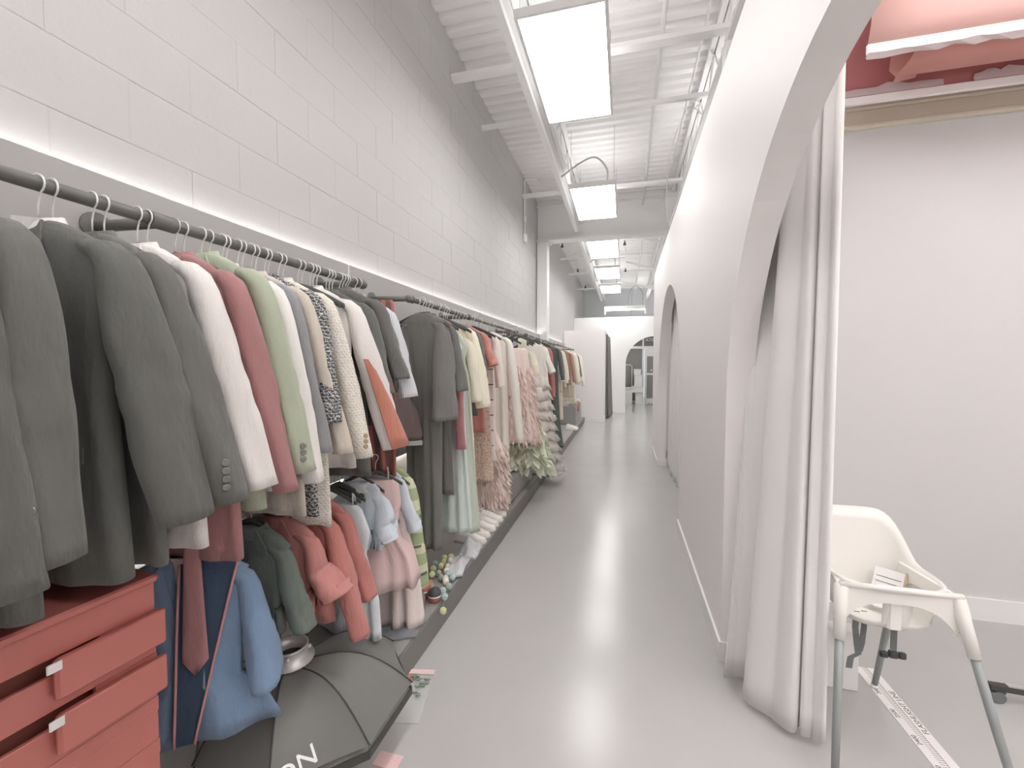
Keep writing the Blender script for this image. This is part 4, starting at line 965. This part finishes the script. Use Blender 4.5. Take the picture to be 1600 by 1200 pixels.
for a, b, z in ((1.12, 1.75, 2.995), (1.7, 2.3, 2.998), (2.2, 3.2, 2.995)):
    MB().loft([[(x, 2.484-.004*rnd.random(), z+.012*rnd.random()), (x, 2.50, z-.022*rnd.random()), (x, 2.51, z+.005)] for x in [a+(b-a)*i/9 for i in range(10)]], True, True, False).build('cling_tape', M['tape'], bd, o_)
bd = thing('paper_backdrop', 'dusky rose paper backdrop with a torn flap and white bottom bar, lower of two', 'backdrop', (1.9, 2.85, 2.95)); o_ = (1.9, 2.85, 2.95)
child(sheet('paper', [(2.85, 2.975), (2.84, 3.10), (2.88, 3.25), (2.87, 3.45), (2.90, 3.75)], 1.155, 3.6, M['rose_paper'], ''), bd, o_)
MB().bevbox(1.15, 3.62, 2.828, 2.848, 2.945, 2.985, .003).build('bottom_bar', M['trim'], bd, o_)
MB().loft([[(1.42+.03*s+.10*u, 2.80-.05*s*(1-u), 3.02+.16*u-.02*s) for s in (-1, -.4, .3, 1)] for u in (0, .35, .7, 1)], False, False, True, closed=False).build('torn_flap', M['pink_paper'], bd, o_)
for a, b in ((1.17, 1.62), (1.75, 2.0), (2.1, 2.7)):
    MB().loft([[(x, 2.826, 2.985), (x, 2.832-.004*rnd.random(), 3.02+.03*rnd.random()*sin(pi*(x-a)/(b-a))), (x, 2.84, 3.0)] for x in [a+(b-a)*i/9 for i in range(10)]], True, True, False).build('cling_tape', M['tape'], bd, o_)
tag(MB().bevbox(XR+.13, 3.9, 3.045, 3.075, 3.06, 3.40, .006).build('wooden_board', M['tan']), 'long tan board fixed high on the studio back wall', 'board')
t = thing('wall_rail', 'cream rail running along the studio back wall under the tan board', 'rail', (2, 3.05, 2.95)); o_ = (2, 3.05, 2.95)
MB().bevbox(XR+.13, 3.9, 3.03, 3.078, 3.02, 3.05, .006).build('upper_lip', M['cream_wall'], t, o_)
MB().bevbox(XR+.13, 3.9, 3.055, 3.078, 2.93, 3.02, .006).build('back_plate', M['cream_wall'], t, o_)
MB().bevbox(XR+.13, 3.9, 3.04, 3.078, 2.915, 2.935, .005).build('lower_lip', M['cream_wall'], t, o_)

# ------------------------------------------------------------------ highchair
hc = thing('highchair', 'white plastic highchair with grey metal legs beside the near curtain', 'chair', (.985, 1.98, 0)); o_ = (.985, 1.98, 0)
cx, cy = .985, 2.03
n = 48
def rr_ring(hx_, hy_, z, p=3.2, back=0, yo=0):
    out = []
    for i in range(n):
        a = 2*pi*i/n; ca, sa = cos(a), sin(a)
        x = hx_*math.copysign(abs(ca)**(2/p), ca); y = hy_*math.copysign(abs(sa)**(2/p), sa)
        k = max(0, (sa-.15)/.85); k = k*k*(3-2*k)
        zz = z+back*k+.02*max(0, -sa)*0
        out.append((cx+x, cy+yo+y+(.03*k if back > .1 else 0), zz))
    return out
rings = [rr_ring(.09, .09, .495), rr_ring(.13, .125, .50), rr_ring(.150, .145, .525, back=.03), rr_ring(.160, .153, .58, back=.10), rr_ring(.168, .160, .64, back=.17), rr_ring(.178, .168, .672, back=.195), rr_ring(.190, .178, .672, back=.19), rr_ring(.193, .180, .655, back=.18)]
mb = MB()
b0 = len(mb.v)
for r in rings: mb.v += r
for k in range(len(rings)-1):
    for i in range(n):
        j = (i+1) % n
        am = 2*pi*(i+.5)/n; fr = -sin(am)
        if k in (2, 3) and fr > .62 and abs(cos(am)) > .08: continue      # the two leg openings
        mb.face([b0+k*n+i, b0+k*n+j, b0+(k+1)*n+j, b0+(k+1)*n+i], True)
mb.face([b0+i for i in range(n)])
sh = mb.build('seat_shell', M['white_plastic'], hc, o_)
md = sh.modifiers.new('solid', 'SOLIDIFY'); md.thickness = .006
legs = [((.800, 1.868, .655), (.728, 1.70, 0)), ((1.162, 1.868, .655), (1.258, 1.69, 0)), ((1.125, 2.14, .60), (1.128, 2.285, 0)), ((.845, 2.14, .60), (.835, 2.285, 0))]
for k, (a, b) in enumerate(legs):
    a = Vector(a); b = Vector(b); m_ = a.lerp(b, .28)
    MB().tube([a.lerp(b, .22), a.lerp(b, .6), b+Vector((0, 0, .012))], [.0145, .0135, .012], 14).build('leg', M['alu_leg'], hc, o_)
    MB().tube([b+Vector((0, 0, .0)), b+Vector((0, 0, .02))], [.014, .0145], 14).build('foot_cap', M['white_plastic'], hc, o_)
    MB().tube([a+Vector((0, 0, .014)), a, a.lerp(b, .12), m_], [.015, .024, .021, .019], 16).build('leg_socket', M['white_plastic'], hc, o_)
# front rim bar and apron
def apron(p, q, z1, depth, name):
    depth *= 1.25
    p = Vector(p); q = Vector(q); out = []
    rings = []
    nn = (q-p).cross(Vector((0, 0, 1))).normalized()*.007
    for i in range(15):
        u = i/14; c_ = p.lerp(q, u); d = depth*(.36+.64*(abs(2*u-1))**3.2)
        rings.append([tuple(c_+nn+Vector((0, 0, z1))), tuple(c_-nn+Vector((0, 0, z1))), tuple(c_-nn+Vector((0, 0, z1-d))), tuple(c_+nn+Vector((0, 0, z1-d)))])
    MB().loft(rings, True, True, False).build(name, M['white_plastic'], hc, o_)
apron((.800, 1.862, 0), (1.162, 1.862, 0), .668, .12, 'front_apron')
apron((1.165, 1.868, 0), (1.13, 2.14, 0), .664, .11, 'side_apron')
apron((.797, 1.868, 0), (.84, 2.14, 0), .664, .11, 'side_apron')
MB().tube([(.79, 1.858, .668), (.98, 1.85, .672), (1.172, 1.858, .668)], .0105, 10).build('front_rim', M['white_plastic'], hc, o_)
MB().bevbox(.955, 1.003, 1.868, 1.90, .505, .64, .008).build('crotch_post', M['white_plastic'], hc, o_)
def ribbon(pts, w_, m, name):
    mb = MB(); rings = []
    for x, y, z in pts: rings.append([(x-w_/2, y-.0015, z), (x+w_/2, y-.0015, z), (x+w_/2, y+.0015, z), (x-w_/2, y+.0015, z)])
    mb.loft(rings, True, True, False); mb.build(name, m, hc, o_)
ribbon([(.915, 2.0, .497), (.912, 2.0, .43), (.92, 2.0, .36), (.926, 2.0, .32), (.90, 2.0, .30), (.895, 2.0, .255)], .022, M['strap'], 'harness_strap')
ribbon([(.945, 2.01, .497), (.947, 2.01, .43), (.942, 2.01, .36), (.93, 2.0, .33)], .020, M['strap'], 'harness_strap')
ribbon([(1.035, 2.0, .497), (1.045, 2.0, .47), (1.045, 2.0, .40), (1.045, 2.0, .345)], .022, M['strap'], 'harness_strap')
MB().bevbox(1.03, 1.06, 1.99, 2.01, .325, .352, .004).bevbox(1.0, 1.028, 1.992, 2.008, .322, .345, .004).bevbox(1.062, 1.088, 1.992, 2.008, .325, .35, .004).build('buckle', M['dark_plastic'], hc, o_)
lf = thing('instruction_leaflet', 'white printed leaflet with brown edge left inside the highchair seat', 'leaflet', (1.04, 2.06, .515), radians(-38)); 
mb = MB(); mb.loft([[(-.05, -.07+.15*u, .006+.11*u*u+.002), (.05, -.07+.15*u, .006+.11*u*u+.002), (.05, -.07+.15*u, .003+.11*u*u), (-.05, -.07+.15*u, .003+.11*u*u)] for u in [i/8 for i in range(9)]], True, True, False); mb.build('sheet', M['paper'], lf)
MB().tube([(.052, -.065+.145*u, .012+.11*u*u) for u in [i/8 for i in range(9)]], .004, 6).build('brown_edge', M['tan'], lf)
for k in range(6):
    u = .35+.1*k; MB().bar((-.04, -.07+.15*u, .0095+.11*u*u), (.015+.012*(k % 3), -.07+.15*u, .0095+.11*u*u), .004, .001).build('print_line', M['ink'], lf)
hc.location.x += .014; lf.location.x += .014
# white box behind the highchair
tag(MB().bevbox(.875, 1.055, 2.235, 2.31, .002, .28, .004).build('storage_box', M['trim']), 'plain white box standing on the floor behind the highchair', 'box')
# ------------------------------------------------------------------ ruler strip on the floor
rs = thing('ruler_strip', 'white printed ruler strip taped to the studio floor under the highchair', 'ruler', (1.18, 1.9, 0)); o_ = (1.18, 1.9, 0)
ang = atan2(1.186-1.175, 2.42-1.888)
rs.rotation_euler = (0, 0, ang)
MB().bevbox(-.046, .046, -.75, .53, .0006, .002, .0005).build('strip', M['paper'], rs)
MB().box(.0085, .0105, -.75, .53, .002, .0024).build('long_line', M['ink'], rs)
tm = MB().box(-.0235, 0, -.0008, .0008, 0, .0004).build('tick', M['ink'], rs); tm.location = (.0085, -.745, .002)
for k in range(1, 128):
    o = link('tick', tm.data, rs, (.0085, -.745+.01*k, .002))
Z90 = Matrix.Rotation(pi/2, 4, 'Z')
text('FLASHLIGHT LINE', .030, M['ink'], rs, Matrix.Translation((.0405, .14, .0022))@Z90)
for k, s in enumerate(('2100', '2200', '2300', '2400', '2500', '2600')):
    text(s, .024, M['ink'], rs, Matrix.Translation((-.022, -.33+.135*k, .0022))@Z90, 'number')
# ------------------------------------------------------------------ castor stand foot
cf = thing('stand_leg', 'dark metal stand leg with a castor wheel at the picture edge', 'stand', (1.7, 2.33, 0)); o_ = (1.7, 2.33, 0)
MB().bar((1.597, 2.335, .066), (1.95, 2.33, .058), .032, .022).build('arm', M['dark_plastic'], cf, o_)
MB().bar((1.66, 2.334, .079), (1.95, 2.33, .071), .024, .005).build('cover', M['steel_grey'], cf, o_)
MB().tube([(1.625, 2.33-.016, .026), (1.625, 2.33+.016, .026)], .0255, 18).build('wheel', M['strap'], cf, o_)
MB().bar((1.61, 2.334, .052), (1.648, 2.334, .05), .036, .01).build('fork', M['dark_plastic'], cf, o_)
MB().tube([(1.95, 2.33, .03), (1.95, 2.33, .9)], .016, 12).build('post', M['dark_plastic'], cf, o_)
MB().tube([(1.95, 2.33, .0), (1.95, 2.33, .06)], .03, 12).build('hub', M['dark_plastic'], cf, o_)

# ------------------------------------------------------------------ front room beyond the far arch
win = struct(MB().box(-.35, .72, Y1+.06, Y1+.08, .02, 2.2).build('window_1', M['glass_dark']))
fr = MB()
fr.box(-.35, 1.75, Y1, Y1+.1, 2.16, 2.26).box(-.35, 1.75, Y1, Y1+.1, 2.70, 2.76).box(.68, .74, Y1-.01, Y1+.1, 0, 2.75).box(-.36, -.30, Y1, Y1+.1, 0, 2.75).box(-.35, .70, Y1, Y1+.1, 0, .10)
struct(fr.build('trim_3', M['trim']))
wb = struct(MB().box(-.33, .68, Y1+.06, Y1+.08, 2.26, 2.70).box(.74, 1.74, Y1+.06, Y1+.08, 2.26, 2.70).build('window_2', M['glass_sky']))
text('ATE', .17, M['trim'], wb, Matrix.Translation((.80, Y1+.055, 2.45))@Matrix.Rotation(pi/2, 4, 'X'), depth=.003)
dr_ = MB().box(.78, .86, Y1-.005, Y1+.05, .02, 2.15).box(1.62, 1.70, Y1-.005, Y1+.05, .02, 2.15).box(.86, 1.62, Y1-.005, Y1+.05, 1.86, 2.15).box(.86, 1.62, Y1-.005, Y1+.05, 1.12, 1.20).box(.86, 1.62, Y1-.005, Y1+.05, .02, .2)
dd = struct(dr_.build('door_1', M['trim']))
MB().box(.86, 1.62, Y1+.02, Y1+.03, .2, 1.86).build('door_glass', M['glass_dark'], dd)
MB().tube([(1.55, Y1-.04, .9), (1.55, Y1-.04, 1.45)], .012, 8).build('door_handle', M['steel'], dd)
MB().box(1.0, 1.06, Y1+.01, Y1+.02, 1.28, 1.34).build('notice', M['paper'], dd)
def wbox(x0, x1, y0, y1, z0, z1, label):
    t = thing('storage_box', label, 'box', ((x0+x1)/2, (y0+y1)/2, z0)); o = ((x0+x1)/2, (y0+y1)/2, z0)
    MB().bevbox(x0, x1, y0, y1, z0+.002, z1-.04, .005).build('carton', M['trim'], t, o)
    MB().bevbox(x0-.008, x1+.008, y0-.008, y1+.008, z1-.06, z1, .005).build('lid', M['lamp_frame'], t, o)
wbox(.42, .70, 17.0, 17.4, 0, .46, 'white box on the floor of the front room, bottom of its stack')
wbox(.30, .72, 16.95, 17.4, .46, .70, 'wide flat white box, second from the bottom of the stack')
wbox(.38, .66, 17.0, 17.4, .70, 1.14, 'tall white box, third from the bottom of the stack')
wbox(.36, .62, 17.0, 17.35, 1.14, 1.36, 'white box on top of the stack in the front room')
wbox(.02, .30, 16.7, 17.2, 0, .66, 'large white box beside the stack, under the coat rack')
rk = thing('coat_rack', 'white tube coat rack in the front room with a dark coat', 'rack', (.0, 17.0, 0)); o_ = (0, 17.0, 0)
MB().tube([(-.35, 17.3, .0), (-.35, 17.3, 1.45), (-.30, 17.3, 1.52), (.24, 17.3, 1.52), (.29, 17.3, 1.46), (.29, 17.3, .0)], .018, 10).build('frame', M['trim'], rk, o_)
MB().bar((-.40, 17.3, .02), (.30, 17.3, .02), .3, .03).build('base', M['trim'], rk, o_)
COAT = tag(body_mesh([(1.50, .03, .02, 0), (1.45, .08, .04, .002), (1.35, .10, .06, .004), (.78, .15, .07, .01)], 5, 4).build('coat', fabric((120, 116, 112), 1.0)), 'dark grey coat hanging on the white rack in the front room', 'coat'); COAT.location = (.08, 17.25, 0)
tag(MB().bevbox(.78, 1.7, 16.9, 17.5, .001, .012, .004).build('door_mat', fabric((120, 118, 116), 1.0)), 'dark grey mat inside the shop door', 'mat')
copy_tree(sn, (.86, 17.1, .013), 1.2, 'white shoe on the dark mat by the shop door, nearer the boxes', 'white shoes on the door mat')
copy_tree(sn, (1.0, 17.15, .013), 1.4, 'white shoe on the dark mat by the shop door, nearer the handle side', 'white shoes on the door mat')
